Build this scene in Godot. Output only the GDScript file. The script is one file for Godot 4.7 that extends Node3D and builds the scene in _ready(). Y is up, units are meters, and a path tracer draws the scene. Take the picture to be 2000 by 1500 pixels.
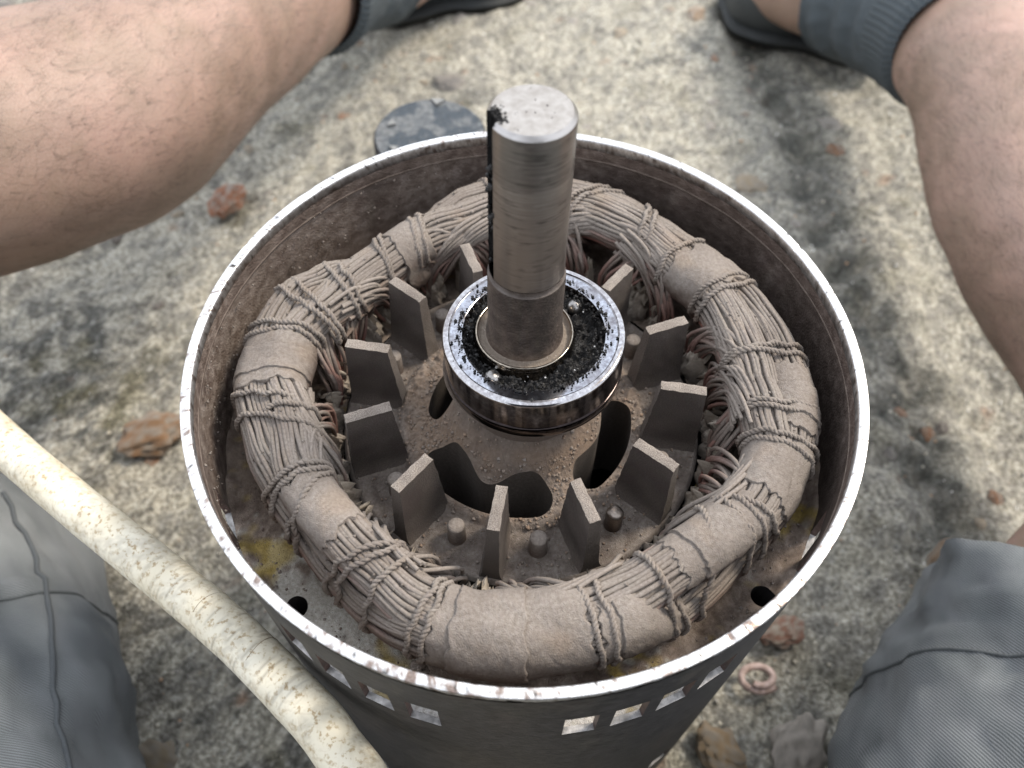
extends Node3D
# A dismantled electric motor on rough concrete between the legs of a seated person. Metres, y up, ground at y = 0.

const RIM := 0.24            # height of the housing rim above the ground
var rng := RandomNumberGenerator.new()
var used := {}
var M := {}
var na := FastNoiseLite.new()
var nb := FastNoiseLite.new()
var nc := FastNoiseLite.new()

# ------------------------------------------------------------------ mesh builder
class MB:
	var v := PackedVector3Array()
	var c := PackedColorArray()
	var uv := PackedVector2Array()
	var ix := PackedInt32Array()
	func tri(a: int, b: int, d: int) -> void:
		ix.append(a); ix.append(b); ix.append(d)
	# rows of points (nu rows of nv); the outward normal is d(column) x d(row)
	func grid(p: PackedVector3Array, nu: int, nv: int, wrap: bool, cols = null, uvs = null, flip := false) -> void:
		var o := v.size()
		v.append_array(p)
		if cols is PackedColorArray:
			c.append_array(cols)
		else:
			var one := PackedColorArray(); one.resize(p.size()); one.fill(cols if cols is Color else Color.WHITE)
			c.append_array(one)
		if uvs is PackedVector2Array:
			uv.append_array(uvs)
		else:
			var z := PackedVector2Array(); z.resize(p.size()); uv.append_array(z)
		for i in nu - 1:
			for j in (nv if wrap else nv - 1):
				var k := (j + 1) % nv
				var a := o + i * nv + j
				var b := o + (i + 1) * nv + j
				var d := o + i * nv + k
				var e := o + (i + 1) * nv + k
				if flip:
					tri(a, d, b); tri(d, e, b)
				else:
					tri(a, b, d); tri(d, b, e)
	func vert(p: Vector3, col := Color.WHITE, t := Vector2.ZERO) -> int:
		v.append(p); c.append(col); uv.append(t)
		return v.size() - 1
	func quad(a: Vector3, b: Vector3, d: Vector3, e: Vector3, col := Color.WHITE) -> void:   # flat face, clockwise from outside
		var o := vert(a, col); vert(b, col); vert(d, col); vert(e, col)
		tri(o, o + 1, o + 2); tri(o, o + 2, o + 3)
	func fan(ring: PackedVector3Array, mid: Vector3, col: Color, flip := false) -> void:
		var o := vert(mid, col)
		for p in ring: vert(p, col)
		for j in ring.size():
			var a := o + 1 + j
			var b := o + 1 + (j + 1) % ring.size()
			if flip: tri(o, a, b)
			else: tri(o, b, a)
	func tube(path: PackedVector3Array, rad, sides: int, col, closed := false, caps := true) -> void:
		var n := path.size()
		if n < 2: return
		var t := (path[1] - path[0]).normalized()
		var nn := t.cross(Vector3.UP if absf(t.y) < 0.9 else Vector3.RIGHT).normalized()
		var p := PackedVector3Array(); var cc := PackedColorArray()
		var m := n + 1 if closed else n
		for q in m:
			var i := q % n
			var t2: Vector3
			if closed: t2 = (path[(i + 1) % n] - path[(i - 1 + n) % n]).normalized()
			else: t2 = (path[mini(i + 1, n - 1)] - path[maxi(i - 1, 0)]).normalized()
			nn = (nn - t2 * nn.dot(t2)).normalized()
			var b := t2.cross(nn)
			var r: float = rad[i] if rad is PackedFloat32Array else rad
			var cl: Color = col[i] if col is PackedColorArray else col
			for s in sides:
				var a := TAU * s / sides
				p.append(path[i] + (nn * cos(a) + b * sin(a)) * r); cc.append(cl)
		grid(p, m, sides, true, cc)
		if caps and not closed:
			fan(p.slice(0, sides), path[0], cc[0], true)
			fan(p.slice((n - 1) * sides), path[n - 1], cc[cc.size() - 1])
	func mesh(mat: Material, smooth := true) -> ArrayMesh:
		var nrm := PackedVector3Array(); nrm.resize(v.size())
		for k in range(0, ix.size(), 3):
			var a := ix[k]; var b := ix[k + 1]; var d := ix[k + 2]
			var w := (v[d] - v[a]).cross(v[b] - v[a])
			nrm[a] += w; nrm[b] += w; nrm[d] += w
		for k in nrm.size():
			nrm[k] = nrm[k].normalized() if nrm[k].length_squared() > 1e-30 else Vector3.UP
		var arr := []; arr.resize(Mesh.ARRAY_MAX)
		arr[Mesh.ARRAY_VERTEX] = v; arr[Mesh.ARRAY_NORMAL] = nrm; arr[Mesh.ARRAY_COLOR] = c; arr[Mesh.ARRAY_TEX_UV] = uv; arr[Mesh.ARRAY_INDEX] = ix
		var am := ArrayMesh.new()
		am.add_surface_from_arrays(Mesh.PRIMITIVE_TRIANGLES, arr)
		am.surface_set_material(0, mat)
		return am

# ------------------------------------------------------------------ scene helpers
func numbered(called: String) -> String:
	if not used.has(called):
		used[called] = 0
		return called
	used[called] += 1
	return "%s_%03d" % [called, used[called]]

func thing(called: String, label: String, category: String, at := Vector3.ZERO, group := "") -> Node3D:
	var o := Node3D.new(); o.name = numbered(called); add_child(o); o.position = at
	o.set_meta("label", label); o.set_meta("category", category)
	if group: o.set_meta("group", group)
	return o

func part(called: String, b, mat: Material, parent: Node, at := Vector3.ZERO) -> MeshInstance3D:
	var o := MeshInstance3D.new(); o.name = called
	o.mesh = b.mesh(mat) if b is MB else b
	o.position = at
	parent.add_child(o, true)
	return o

func P(r: float, deg: float, h: float) -> Vector3:    # polar millimetres about the motor's axis -> metres
	var a := deg_to_rad(deg)
	return Vector3(r * cos(a), h, -r * sin(a)) * 0.001

func lathe(b: MB, prof: Array, n: int, col = Color.WHITE, cx := 0.0, cz := 0.0) -> void:  # prof: [r, h] mm, one smooth chain
	var p := PackedVector3Array(); var cc := PackedColorArray(); var t := PackedVector2Array()
	for i in prof.size():
		for j in n + 1:
			var q := P(prof[i][0], 360.0 * j / n, prof[i][1]) + Vector3(cx, 0, cz) * 0.001
			p.append(q)
			cc.append(col.call(q) if col is Callable else col)
			t.append(Vector2(float(j) / n, float(i) / maxf(1.0, prof.size() - 1.0)))
	b.grid(p, prof.size(), n + 1, false, cc, t)

func lathe_sharp(b: MB, prof: Array, n: int, col = Color.WHITE, cx := 0.0, cz := 0.0) -> void:
	for i in prof.size() - 1: lathe(b, [prof[i], prof[i + 1]], n, col, cx, cz)

func mixc(a: Color, b: Color, t: float) -> Color:
	return a.lerp(b, clampf(t, 0, 1))

func n3(n: FastNoiseLite, p: Vector3, f: float) -> float:   # p in metres, f in cycles per metre
	return n.get_noise_3d(p.x * f, p.y * f, p.z * f)

func ntex(freq: float, sd: int, lo: Color, hi: Color, oct := 4, px := 512, kind := FastNoiseLite.TYPE_SIMPLEX_SMOOTH, a := 0.15, z := 0.85) -> NoiseTexture2D:
	var n := FastNoiseLite.new(); n.seed = sd; n.frequency = freq; n.noise_type = kind; n.fractal_octaves = oct
	n.fractal_gain = 0.6
	var g := Gradient.new(); g.offsets = PackedFloat32Array([a, z]); g.colors = PackedColorArray([lo, hi])
	var t := NoiseTexture2D.new(); t.width = px; t.height = px; t.seamless = true; t.noise = n; t.color_ramp = g; t.generate_mipmaps = false
	return t

func mat(called: String, col: Color, rough: float, metal := 0.0, tile := 0.0, tex: Texture2D = null, bump: Texture2D = null, depth_mm := 0.0, rtex: Texture2D = null) -> StandardMaterial3D:
	var m := StandardMaterial3D.new(); m.resource_name = called
	m.albedo_color = col.linear_to_srgb(); m.roughness = rough; m.metallic = metal
	m.vertex_color_use_as_albedo = true
	if tile > 0.0:
		m.uv1_triplanar = true; m.uv1_scale = Vector3.ONE / tile
	if tex: m.albedo_texture = tex
	if bump:
		m.heightmap_enabled = true; m.heightmap_texture = bump; m.heightmap_scale = depth_mm * 0.1
	if rtex: m.roughness_texture = rtex
	M[called] = m
	return m

func spline(pts: Array, n: int) -> PackedVector3Array:
	var out := PackedVector3Array()
	var k := pts.size()
	for i in n:
		var t := float(i) / (n - 1) * (k - 1)
		var a := mini(int(t), k - 2); var f := t - a
		var p0: Vector3 = pts[maxi(a - 1, 0)]; var p1: Vector3 = pts[a]; var p2: Vector3 = pts[a + 1]; var p3: Vector3 = pts[mini(a + 2, k - 1)]
		out.append(p1.cubic_interpolate(p2, p0, p3, f))
	return out

func curve1(v: Array, t: float) -> float:     # smooth interpolation of numbers, t in 0..1
	var k := v.size(); var s := clampf(t, 0, 1) * (k - 1); var a := mini(int(s), k - 2); var f := s - a
	return cubic_interpolate(v[a], v[a + 1], v[maxi(a - 1, 0)], v[mini(a + 2, k - 1)], f)

func grain(b: MB, at: Vector3, s: float, col: Color) -> void:   # a small irregular crumb
	var o := b.v.size()
	for d in [Vector3.RIGHT, Vector3.UP, Vector3.BACK, Vector3.LEFT, Vector3.DOWN, Vector3.FORWARD]:
		b.vert(at + Basis(Vector3(0.3, 0.8, 0.5).normalized(), at.x * 9000.0) * (d * s * rng.randf_range(0.6, 1.25)), col)
	for t in [[0, 1, 2], [1, 3, 2], [3, 4, 2], [4, 0, 2], [1, 0, 5], [3, 1, 5], [4, 3, 5], [0, 4, 5]]:
		b.tri(o + t[0], o + t[1], o + t[2])

# a sheet of triangles cut where f < 0, with walls of the given depth along the cut
func cut_sheet(b: MB, p: PackedVector3Array, f: PackedFloat32Array, cols: PackedColorArray, nu: int, nv: int, wrap: bool, depth: float, wall: Color) -> void:
	var o := b.v.size()
	for i in p.size(): b.vert(p[i], cols[i])
	for i in nu - 1:
		for j in (nv if wrap else nv - 1):
			var k := (j + 1) % nv
			for t in [[i * nv + j, (i + 1) * nv + j, i * nv + k], [i * nv + k, (i + 1) * nv + j, (i + 1) * nv + k]]:
				var keep := 0
				for q in t: keep += 1 if f[q] >= 0 else 0
				if keep == 3:
					b.tri(o + t[0], o + t[1], o + t[2])
				elif keep > 0:
					var poly := []; var cutp := []
					for e in 3:
						var a: int = t[e]; var d: int = t[(e + 1) % 3]
						if f[a] >= 0: poly.append(o + a)
						if (f[a] >= 0) != (f[d] >= 0):
							var w := f[a] / (f[a] - f[d])
							var q := p[a].lerp(p[d], w)
							poly.append(b.vert(q, cols[a].lerp(cols[d], w))); cutp.append([q, f[a] >= 0])
					for e in range(1, poly.size() - 1): b.tri(poly[0], poly[e], poly[e + 1])
					if cutp.size() == 2:
						var q0: Vector3 = cutp[0][0]; var q1: Vector3 = cutp[1][0]
						if not cutp[0][1]: var sw := q0; q0 = q1; q1 = sw
						var dn := Vector3(0, -depth, 0)
						b.quad(q0, q0 + dn, q1 + dn, q1, wall)

# ------------------------------------------------------------------ the scene
func _ready() -> void:
	rng.seed = 4711
	na.seed = 11; na.frequency = 1.0; na.fractal_octaves = 4; na.noise_type = FastNoiseLite.TYPE_SIMPLEX_SMOOTH
	nb.seed = 23; nb.frequency = 1.0; nb.fractal_octaves = 2; nb.noise_type = FastNoiseLite.TYPE_SIMPLEX_SMOOTH
	nc.seed = 37; nc.frequency = 1.0; nc.noise_type = FastNoiseLite.TYPE_CELLULAR; nc.fractal_type = FastNoiseLite.FRACTAL_NONE
	camera_and_light()
	materials()
	ground()
	motor_stator()
	motor_rotor()
	canister()
	hose()
	person()
	loose_stones()

func camera_and_light() -> void:
	var cam := Camera3D.new(); cam.name = "camera"; add_child(cam)
	cam.transform = Transform3D(Basis(Vector3(0.99981, 0.00605, -0.01842), Vector3(-0.01864, 0.56139, -0.82734), Vector3(0.00533, 0.82753, 0.5614)).orthonormalized(), Vector3(-0.00222, 0.442, 0.14912))
	var at := CameraAttributesPhysical.new()
	at.frustum_focal_length = 12.0 / tan(deg_to_rad(48.87) / 2.0)
	at.frustum_focus_distance = 0.245
	at.exposure_aperture = at.frustum_focal_length / 2.4      # a phone lens: an opening 2.4 mm wide
	at.frustum_near = 0.02; at.frustum_far = 60.0
	cam.attributes = at
	cam.fov = 48.87
	cam.near = 0.02; cam.far = 60.0
	cam.current = true
	var we := WorldEnvironment.new(); we.name = "environment"
	var e := Environment.new()
	e.tonemap_mode = Environment.TONE_MAPPER_LINEAR
	e.tonemap_exposure = 2.4
	e.background_mode = Environment.BG_SKY
	var ps := ProceduralSkyMaterial.new()
	ps.sky_top_color = Color(0.88, 0.905, 0.945); ps.sky_horizon_color = Color(0.9, 0.92, 0.95); ps.sky_curve = 0.2
	ps.ground_bottom_color = Color(0.3, 0.29, 0.27); ps.ground_horizon_color = Color(0.5, 0.5, 0.48)
	ps.sky_energy_multiplier = 1.0
	var sky := Sky.new(); sky.sky_material = ps
	e.sky = sky
	e.sdfgi_enabled = true; e.ssao_enabled = true; e.ssil_enabled = true
	we.environment = e; add_child(we)
	var sun := DirectionalLight3D.new(); sun.name = "sun"
	sun.light_color = Color(1.0, 0.96, 0.9); sun.light_energy = 0.55; sun.light_angular_distance = 14.0; sun.shadow_enabled = true
	add_child(sun)
	sun.look_at_from_position(Vector3(0.75, 1.0, -0.42), Vector3.ZERO)

func materials() -> void:
	var g0 := Color(0.62, 0.62, 0.62); var g1 := Color.WHITE; var k := Color.BLACK
	var fine := ntex(0.05, 1, Color(0.8, 0.78, 0.76), g1, 5)
	var bump := ntex(0.15, 2, k, g1, 4)
	mat("dust", Color.WHITE, 0.95, 0.0, 0.04, fine, bump, 0.22)
	mat("fin", Color.WHITE, 0.95, 0.0, 0.03, ntex(0.12, 31, Color(0.6, 0.57, 0.55), g1, 4), bump, 0.3)
	mat("wire", Color.WHITE, 0.9, 0.0, 0.03, fine, bump, 0.12)
	mat("cord", Color.WHITE, 0.95, 0.0, 0.03, fine, bump, 0.12)
	mat("housing", Color.WHITE, 0.7, 0.0, 0.08, ntex(0.03, 3, Color(0.6, 0.55, 0.52), g1, 5), bump, 0.25)
	mat("paint", Color.WHITE, 0.5, 0.0, 0.06, ntex(0.02, 4, Color(0.55, 0.55, 0.55), g1, 5), ntex(0.05, 9, k, g1, 4), 0.1)
	mat("bare_metal", Color.WHITE, 0.38, 0.9, 0.03, ntex(0.06, 5, Color(0.8, 0.78, 0.76), g1, 4), ntex(0.08, 15, k, g1, 3), 0.04)
	mat("chrome", Color(0.62, 0.63, 0.66), 0.16, 1.0, 0.03, ntex(0.03, 6, Color(0.7, 0.68, 0.68), g1, 4), null, 0.0, ntex(0.03, 16, Color(0.4, 0.4, 0.4), g1, 4))
	mat("grease", Color(0.014, 0.012, 0.012), 0.5, 0.0, 0.02, ntex(0.06, 7, Color(0.5, 0.5, 0.5), g1, 4), ntex(0.06, 17, k, g1, 4), 0.5)
	mat("black_slot", Color(0.012, 0.011, 0.010), 0.6)
	mat("core", Color(0.09, 0.08, 0.075), 0.7, 0.2, 0.05, fine, bump, 0.2)
	# turned steel: long streaks round the shaft
	var im := Image.create(512, 512, false, Image.FORMAT_RGB8)
	var sn := FastNoiseLite.new(); sn.seed = 8; sn.frequency = 1.0; sn.fractal_octaves = 3
	for y in 512:
		for x in 512:
			var a := TAU * x / 512.0
			var rings := sn.get_noise_3d(cos(a) * 0.25, sin(a) * 0.25, y * 0.55) * 0.42 + sn.get_noise_3d(cos(a) * 0.5 + 9.0, sin(a) * 0.5, y * 0.11) * 0.3
			var smear := sn.get_noise_3d(cos(a) * 1.3 + 50.0, sin(a) * 1.3, y * 0.05)
			var tops := 0.12 if y < 122 else 0.0
			var wear := 1.0 if y < 122 or y > 400 else 0.45
			var q := clampf(0.84 + 0.62 * wear * rings * (0.5 + smear) - 0.25 * maxf(0.0, smear - 0.15) - tops, 0.15, 1.0)
			im.set_pixel(x, y, Color(q * 1.0, q * 0.98, q * 0.96))
	var tt := ImageTexture.create_from_image(im)
	var sm := mat("shaft_steel", Color(0.56, 0.555, 0.56), 0.33, 1.0)
	sm.albedo_texture = tt; sm.heightmap_enabled = true; sm.heightmap_texture = tt; sm.heightmap_scale = 0.006
	mat("steel_face", Color(0.36, 0.345, 0.33), 0.55, 0.6, 0.03, ntex(0.015, 18, Color(0.88, 0.87, 0.86), g1, 3), null)
	mat("concrete", Color.WHITE, 0.9, 0.0, 0.11, ntex(0.025, 19, Color(0.6, 0.59, 0.57), g1, 6, 1024, FastNoiseLite.TYPE_SIMPLEX_SMOOTH, 0.25, 0.75), ntex(0.04, 20, k, g1, 5, 1024), 1.3)
	mat("stone", Color.WHITE, 0.6, 0.0, 0.05, ntex(0.02, 21, Color(0.7, 0.66, 0.62), g1, 5), ntex(0.03, 22, k, g1, 4), 0.4)
	mat("quartz", Color.WHITE, 0.3)
	var sk := mat("skin", Color.WHITE, 0.5, 0.0, 0.03, ntex(0.06, 24, Color(0.84, 0.8, 0.78), g1, 4), ntex(0.09, 25, k, g1, 3), 0.12)
	sk.subsurf_scatter_enabled = true; sk.subsurf_scatter_strength = 0.08
	mat("hair", Color(0.045, 0.032, 0.025), 0.5)
	mat("hose", Color.WHITE, 0.45, 0.0, 0.045, ntex(0.03, 26, Color(0.72, 0.64, 0.52), g1, 5, 512, FastNoiseLite.TYPE_SIMPLEX_SMOOTH, 0.18, 0.4), ntex(0.03, 27, k, g1, 3), 0.06)
	mat("black_plastic", Color.WHITE, 0.45, 0.0, 0.05, ntex(0.03, 28, Color(0.7, 0.7, 0.7), g1, 4), bump, 0.08)
	mat("sock", Color.WHITE, 1.0, 0.0, 0.02, ntex(0.1, 29, g0, g1, 3), ntex(0.1, 30, k, g1, 3), 0.3)
	mat("shoe", Color(0.04, 0.045, 0.045), 0.7, 0.0, 0.05, fine, bump, 0.2)
	# denim twill: diagonal threads
	var di := Image.create(256, 256, false, Image.FORMAT_RGB8)
	for y in 256:
		for x in 256:
			var w := sin(TAU * (x * 10.0 + y * 6.0) / 256.0) * 0.5 + 0.5
			var th := sin(TAU * (y * 22.0 + sin(TAU * x * 10.0 / 256.0) * 20.0) / 256.0) * 0.5 + 0.5
			var nz := na.get_noise_2d(x * 0.3, y * 0.3)
			var q := clampf(0.55 + 0.32 * w + 0.14 * th + 0.25 * nz, 0.2, 1.0)
			di.set_pixel(x, y, Color(q, q, q))
	var dt := ImageTexture.create_from_image(di)
	var dm := mat("denim", Color.WHITE, 0.95)
	dm.albedo_texture = dt; dm.heightmap_enabled = true; dm.heightmap_texture = dt; dm.heightmap_scale = 0.02
	dm.uv1_scale = Vector3(1.0 / 0.011, 1.0 / 0.011, 1)

# ------------------------------------------------------------------ ground
func gheight(x: float, z: float) -> float:
	var p := Vector3(x, 0, z)
	var h := 0.006 * n3(na, p, 9.0) + 0.0022 * n3(nb, p, 45.0) + 0.0018 * n3(na, p, 130.0)
	var d := crackd(x, z)
	h -= 0.014 * exp(-pow(d / 0.022, 2.0)) * clampf(0.7 + n3(nb, p, 25.0), 0.2, 1.2)
	h -= 0.016 * smoothstep(0.0, 0.06, d) * smoothstep(0.18, 0.30, x)
	return h

func crackd(x: float, z: float) -> float:    # signed distance from the broken edge that runs along the right of the slab
	var xe := 0.245 + 0.10 * (z + 0.15) + 0.018 * nb.get_noise_1d(z * 20.0) + 0.006 * na.get_noise_1d(z * 70.0)
	return x - xe

func ground() -> void:
	var b := MB.new()
	var xs := PackedFloat32Array(); var zs := PackedFloat32Array()
	for e in [-8.0, -4.0, -2.0, -1.2, -0.9, -0.75]: xs.append(e); zs.append(e - 0.05)
	var q := -0.62
	while q < 0.62: xs.append(q); q += 0.0023
	for e in [0.75, 0.9, 1.2, 2.0, 4.0, 8.0]: xs.append(e)
	q = -0.72
	while q < 0.36: zs.append(q); q += 0.0023
	for e in [0.45, 0.6, 0.9, 1.5, 3.0, 6.0, 8.0]: zs.append(e)
	var p := PackedVector3Array(); var cc := PackedColorArray()
	var pale := Color(0.60, 0.568, 0.478); var grey := Color(0.34, 0.322, 0.283); var dark := Color(0.075, 0.078, 0.07)
	var moss := Color(0.17, 0.15, 0.07); var rust := Color(0.36, 0.2, 0.12); var white := Color(0.66, 0.65, 0.6)
	for x in xs:
		for z in zs:
			var v := Vector3(x, 0, z)
			v.y = gheight(x, z)
			var big := n3(na, v, 5.0); var mid := n3(nb, v + Vector3(3, 0, 1), 38.0); var sm := n3(na, v + Vector3(0, 5, 0), 150.0)
			var med := n3(na, v + Vector3(4, 2, 0), 62.0)
			var lite := clampf(0.55 + 0.6 * mid + 1.2 * med + 1.0 * sm + 0.35 * big, 0, 1)
			var c := mixc(grey, pale, lite)
			# damp, mossy ground at the left and front, paler and drier behind the motor
			var wet := clampf(0.55 * smoothstep(0.02, 0.3, -x - 0.12 + 0.35 * z + 0.1) + 0.5 * smoothstep(-0.1, 0.15, z) + 0.9 * n3(na, v + Vector3(9, 0, 4), 9.0), 0, 1)
			c = mixc(c, dark, wet * clampf(0.5 - 1.0 * mid - 1.4 * med - 0.6 * sm, 0, 0.92))
			c = mixc(c, moss, clampf(n3(nb, v + Vector3(7, 0, 0), 22.0) * 1.6 - 0.35, 0, 0.5) * (0.4 + wet))
			c = mixc(c, rust, clampf(n3(nb, v + Vector3(0, 0, 13), 30.0) * 3.0 - 1.75, 0, 0.7))
			c = mixc(c, white, clampf(n3(nb, v + Vector3(2, 3, 0), 150.0) * 3.0 - 1.3, 0, 0.7))
			c = mixc(c, dark, clampf(n3(nb, v + Vector3(2, 8, 0), 160.0) * 3.0 - 1.35, 0, 0.85))
			c = mixc(c, dark, 0.85 * exp(-pow(crackd(x, z) / 0.024, 2.0)) * clampf(0.8 + 1.2 * mid, 0, 1))
			p.append(v); cc.append(c)
	b.grid(p, xs.size(), zs.size(), false, cc)
	var g := part("ground", b, M.concrete, self)
	g.set_meta("kind", "structure"); g.set_meta("label", "rough weathered concrete with exposed pebbles, moss and a broken edge")
	# glassy sand grains set in the surface
	b = MB.new()
	for k in 9000:
		var x := rng.randf_range(-0.55, 0.55); var z := rng.randf_range(-0.7, 0.25)
		grain(b, Vector3(x, gheight(x, z) + 0.0003, z), 0.0004 + 0.0013 * pow(rng.randf(), 4.0), [Color(0.72, 0.7, 0.65), Color(0.55, 0.5, 0.4), Color(0.3, 0.28, 0.25), Color(0.12, 0.115, 0.105), Color(0.42, 0.28, 0.18), Color(0.62, 0.58, 0.48)][rng.randi() % 6])
	part("sand_grains", b, M.quartz, g).set_meta("kind", "stuff")
	# pebbles set in the concrete
	var kinds := [Color(0.42, 0.2, 0.09), Color(0.5, 0.42, 0.3), Color(0.3, 0.29, 0.28), Color(0.55, 0.53, 0.5), Color(0.2, 0.17, 0.15), Color(0.46, 0.33, 0.22)]
	var protos := []
	for s in 10: protos.append(pebble(s + 1, kinds[s % 6]).mesh(M.stone))
	var placed := 0
	while placed < 150:
		var x := rng.randf_range(-0.5, 0.5); var z := rng.randf_range(-0.65, 0.2)
		if Vector2(x, z).length() < 0.115: continue
		var o := MeshInstance3D.new(); o.name = "stone"; o.mesh = protos[rng.randi() % 10]
		var s := 0.0045 + 0.0085 * pow(rng.randf(), 2.5)
		o.position = Vector3(x, gheight(x, z) - s * 0.12, z)
		o.rotation = Vector3(rng.randf_range(-0.25, 0.25), rng.randf() * TAU, rng.randf_range(-0.25, 0.25)); o.scale = Vector3.ONE * s
		g.add_child(o, true)
		placed += 1

func pebble(sd: int, col: Color, seg := 14) -> MB:      # unit pebble, flattened and lumpy
	var b := MB.new(); var p := PackedVector3Array(); var cc := PackedColorArray()
	for i in seg + 1:
		for j in seg * 2:
			var a := PI * i / seg; var f := TAU * j / (seg * 2)
			var d := Vector3(sin(a) * cos(f), -cos(a), -sin(a) * sin(f))
			var r := 1.0 + 0.34 * nb.get_noise_3d(d.x * 1.1 + sd * 7.0, d.y * 1.1, d.z * 1.1) + 0.16 * nc.get_noise_3d(d.x * 1.6 + sd * 3.0, d.y * 1.6, d.z * 1.6)
			var v := d * r; v.x *= 1.25; v.y *= 0.5; v.z *= 0.85
			p.append(v)
			var t := nb.get_noise_3d(d.x * 2.0 + sd, d.y * 2.0, d.z * 2.0)
			cc.append(mixc(col, Color(0.5, 0.47, 0.42), 0.35 + 1.1 * t))
	b.grid(p, seg + 1, seg * 2, true, cc)
	return b

func loose_stones() -> void:
	var list := [
		[Vector3(-0.219, 0.008, -0.104), 0.0165, Color(0.42, 0.25, 0.13), 3, 0.5, "orange brown flint stone beside the left of the motor housing", "stone"],
		[Vector3(-0.2147, 0.007, -0.3028), 0.014, Color(0.45, 0.18, 0.08), 5, 1.2, "small rusty orange stone just below the left calf", "stone"],
		[Vector3(0.1365, 0.009, 0.0638), 0.0150, Color(0.85, 0.8, 0.74), 8, 0.9, "broad greyish stone lying beside the right trouser leg", "stone"],
		[Vector3(0.0985, 0.008, 0.0655), 0.012, Color(0.5, 0.38, 0.24), 12, 2.2, "tan stone chip between the housing foot and the broad greyish stone", "stone"],
		[Vector3(0.1375, 0.007, 0.0061), 0.010, Color(0.34, 0.18, 0.13), 15, 0.2, "dull reddish pebble between the housing and the right trouser leg", "stone"],
	]
	for s in list:
		var b := pebble(s[3], s[2], 24)
		var o := part(numbered("stone"), b, M.stone, self, s[0])
		o.scale = Vector3.ONE * s[1]; o.rotation.y = s[4]
		o.set_meta("label", s[5]); o.set_meta("category", s[6])
	# a curl of pinkish rubber or tape
	var b := MB.new(); var pts := PackedVector3Array()
	for i in 40:
		var a := TAU * 1.25 * i / 39.0 + 0.6
		var r := 0.0085 * (1.0 - 0.38 * i / 39.0)
		pts.append(Vector3(cos(a) * r * 1.15, 0.0035 + 0.003 * i / 39.0, sin(a) * r * 0.8))
	b.tube(pts, 0.0019, 8, Color(0.52, 0.4, 0.37))
	var o := part(numbered("ring_scrap"), b, M.stone, self, Vector3(0.1225, 0.002, 0.030))
	o.set_meta("label", "pale pink curled scrap lying on the concrete right of the housing"); o.set_meta("category", "scrap")

# ------------------------------------------------------------------ stator: housing, core, windings
const DUST := Color(0.275, 0.242, 0.215)
const DUSTD := Color(0.198, 0.168, 0.147)
const BROWN := Color(0.13, 0.085, 0.068)
const COPPER := Color(0.23, 0.1, 0.078)
const VENTS := [[204.0, 3.0], [211.8, 3.0], [231.6, 2.6], [239.5, 2.6], [247.4, 2.6], [255.3, 2.6], [279.4, 2.6], [287.2, 2.7], [295.0, 2.8], [302.8, 2.8], [326.0, 2.8], [334.0, 2.8]]

func vent_at(d: float, h: float) -> bool:
	if h < -24.0 and h > -41.0:
		for v in VENTS:
			if absf(d - v[0]) < v[1]: return true
	if h < -166.0 and h > -182.0:
		for v in VENTS:
			if absf(d - v[0] - 4.0) < v[1]: return true
	return false

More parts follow.
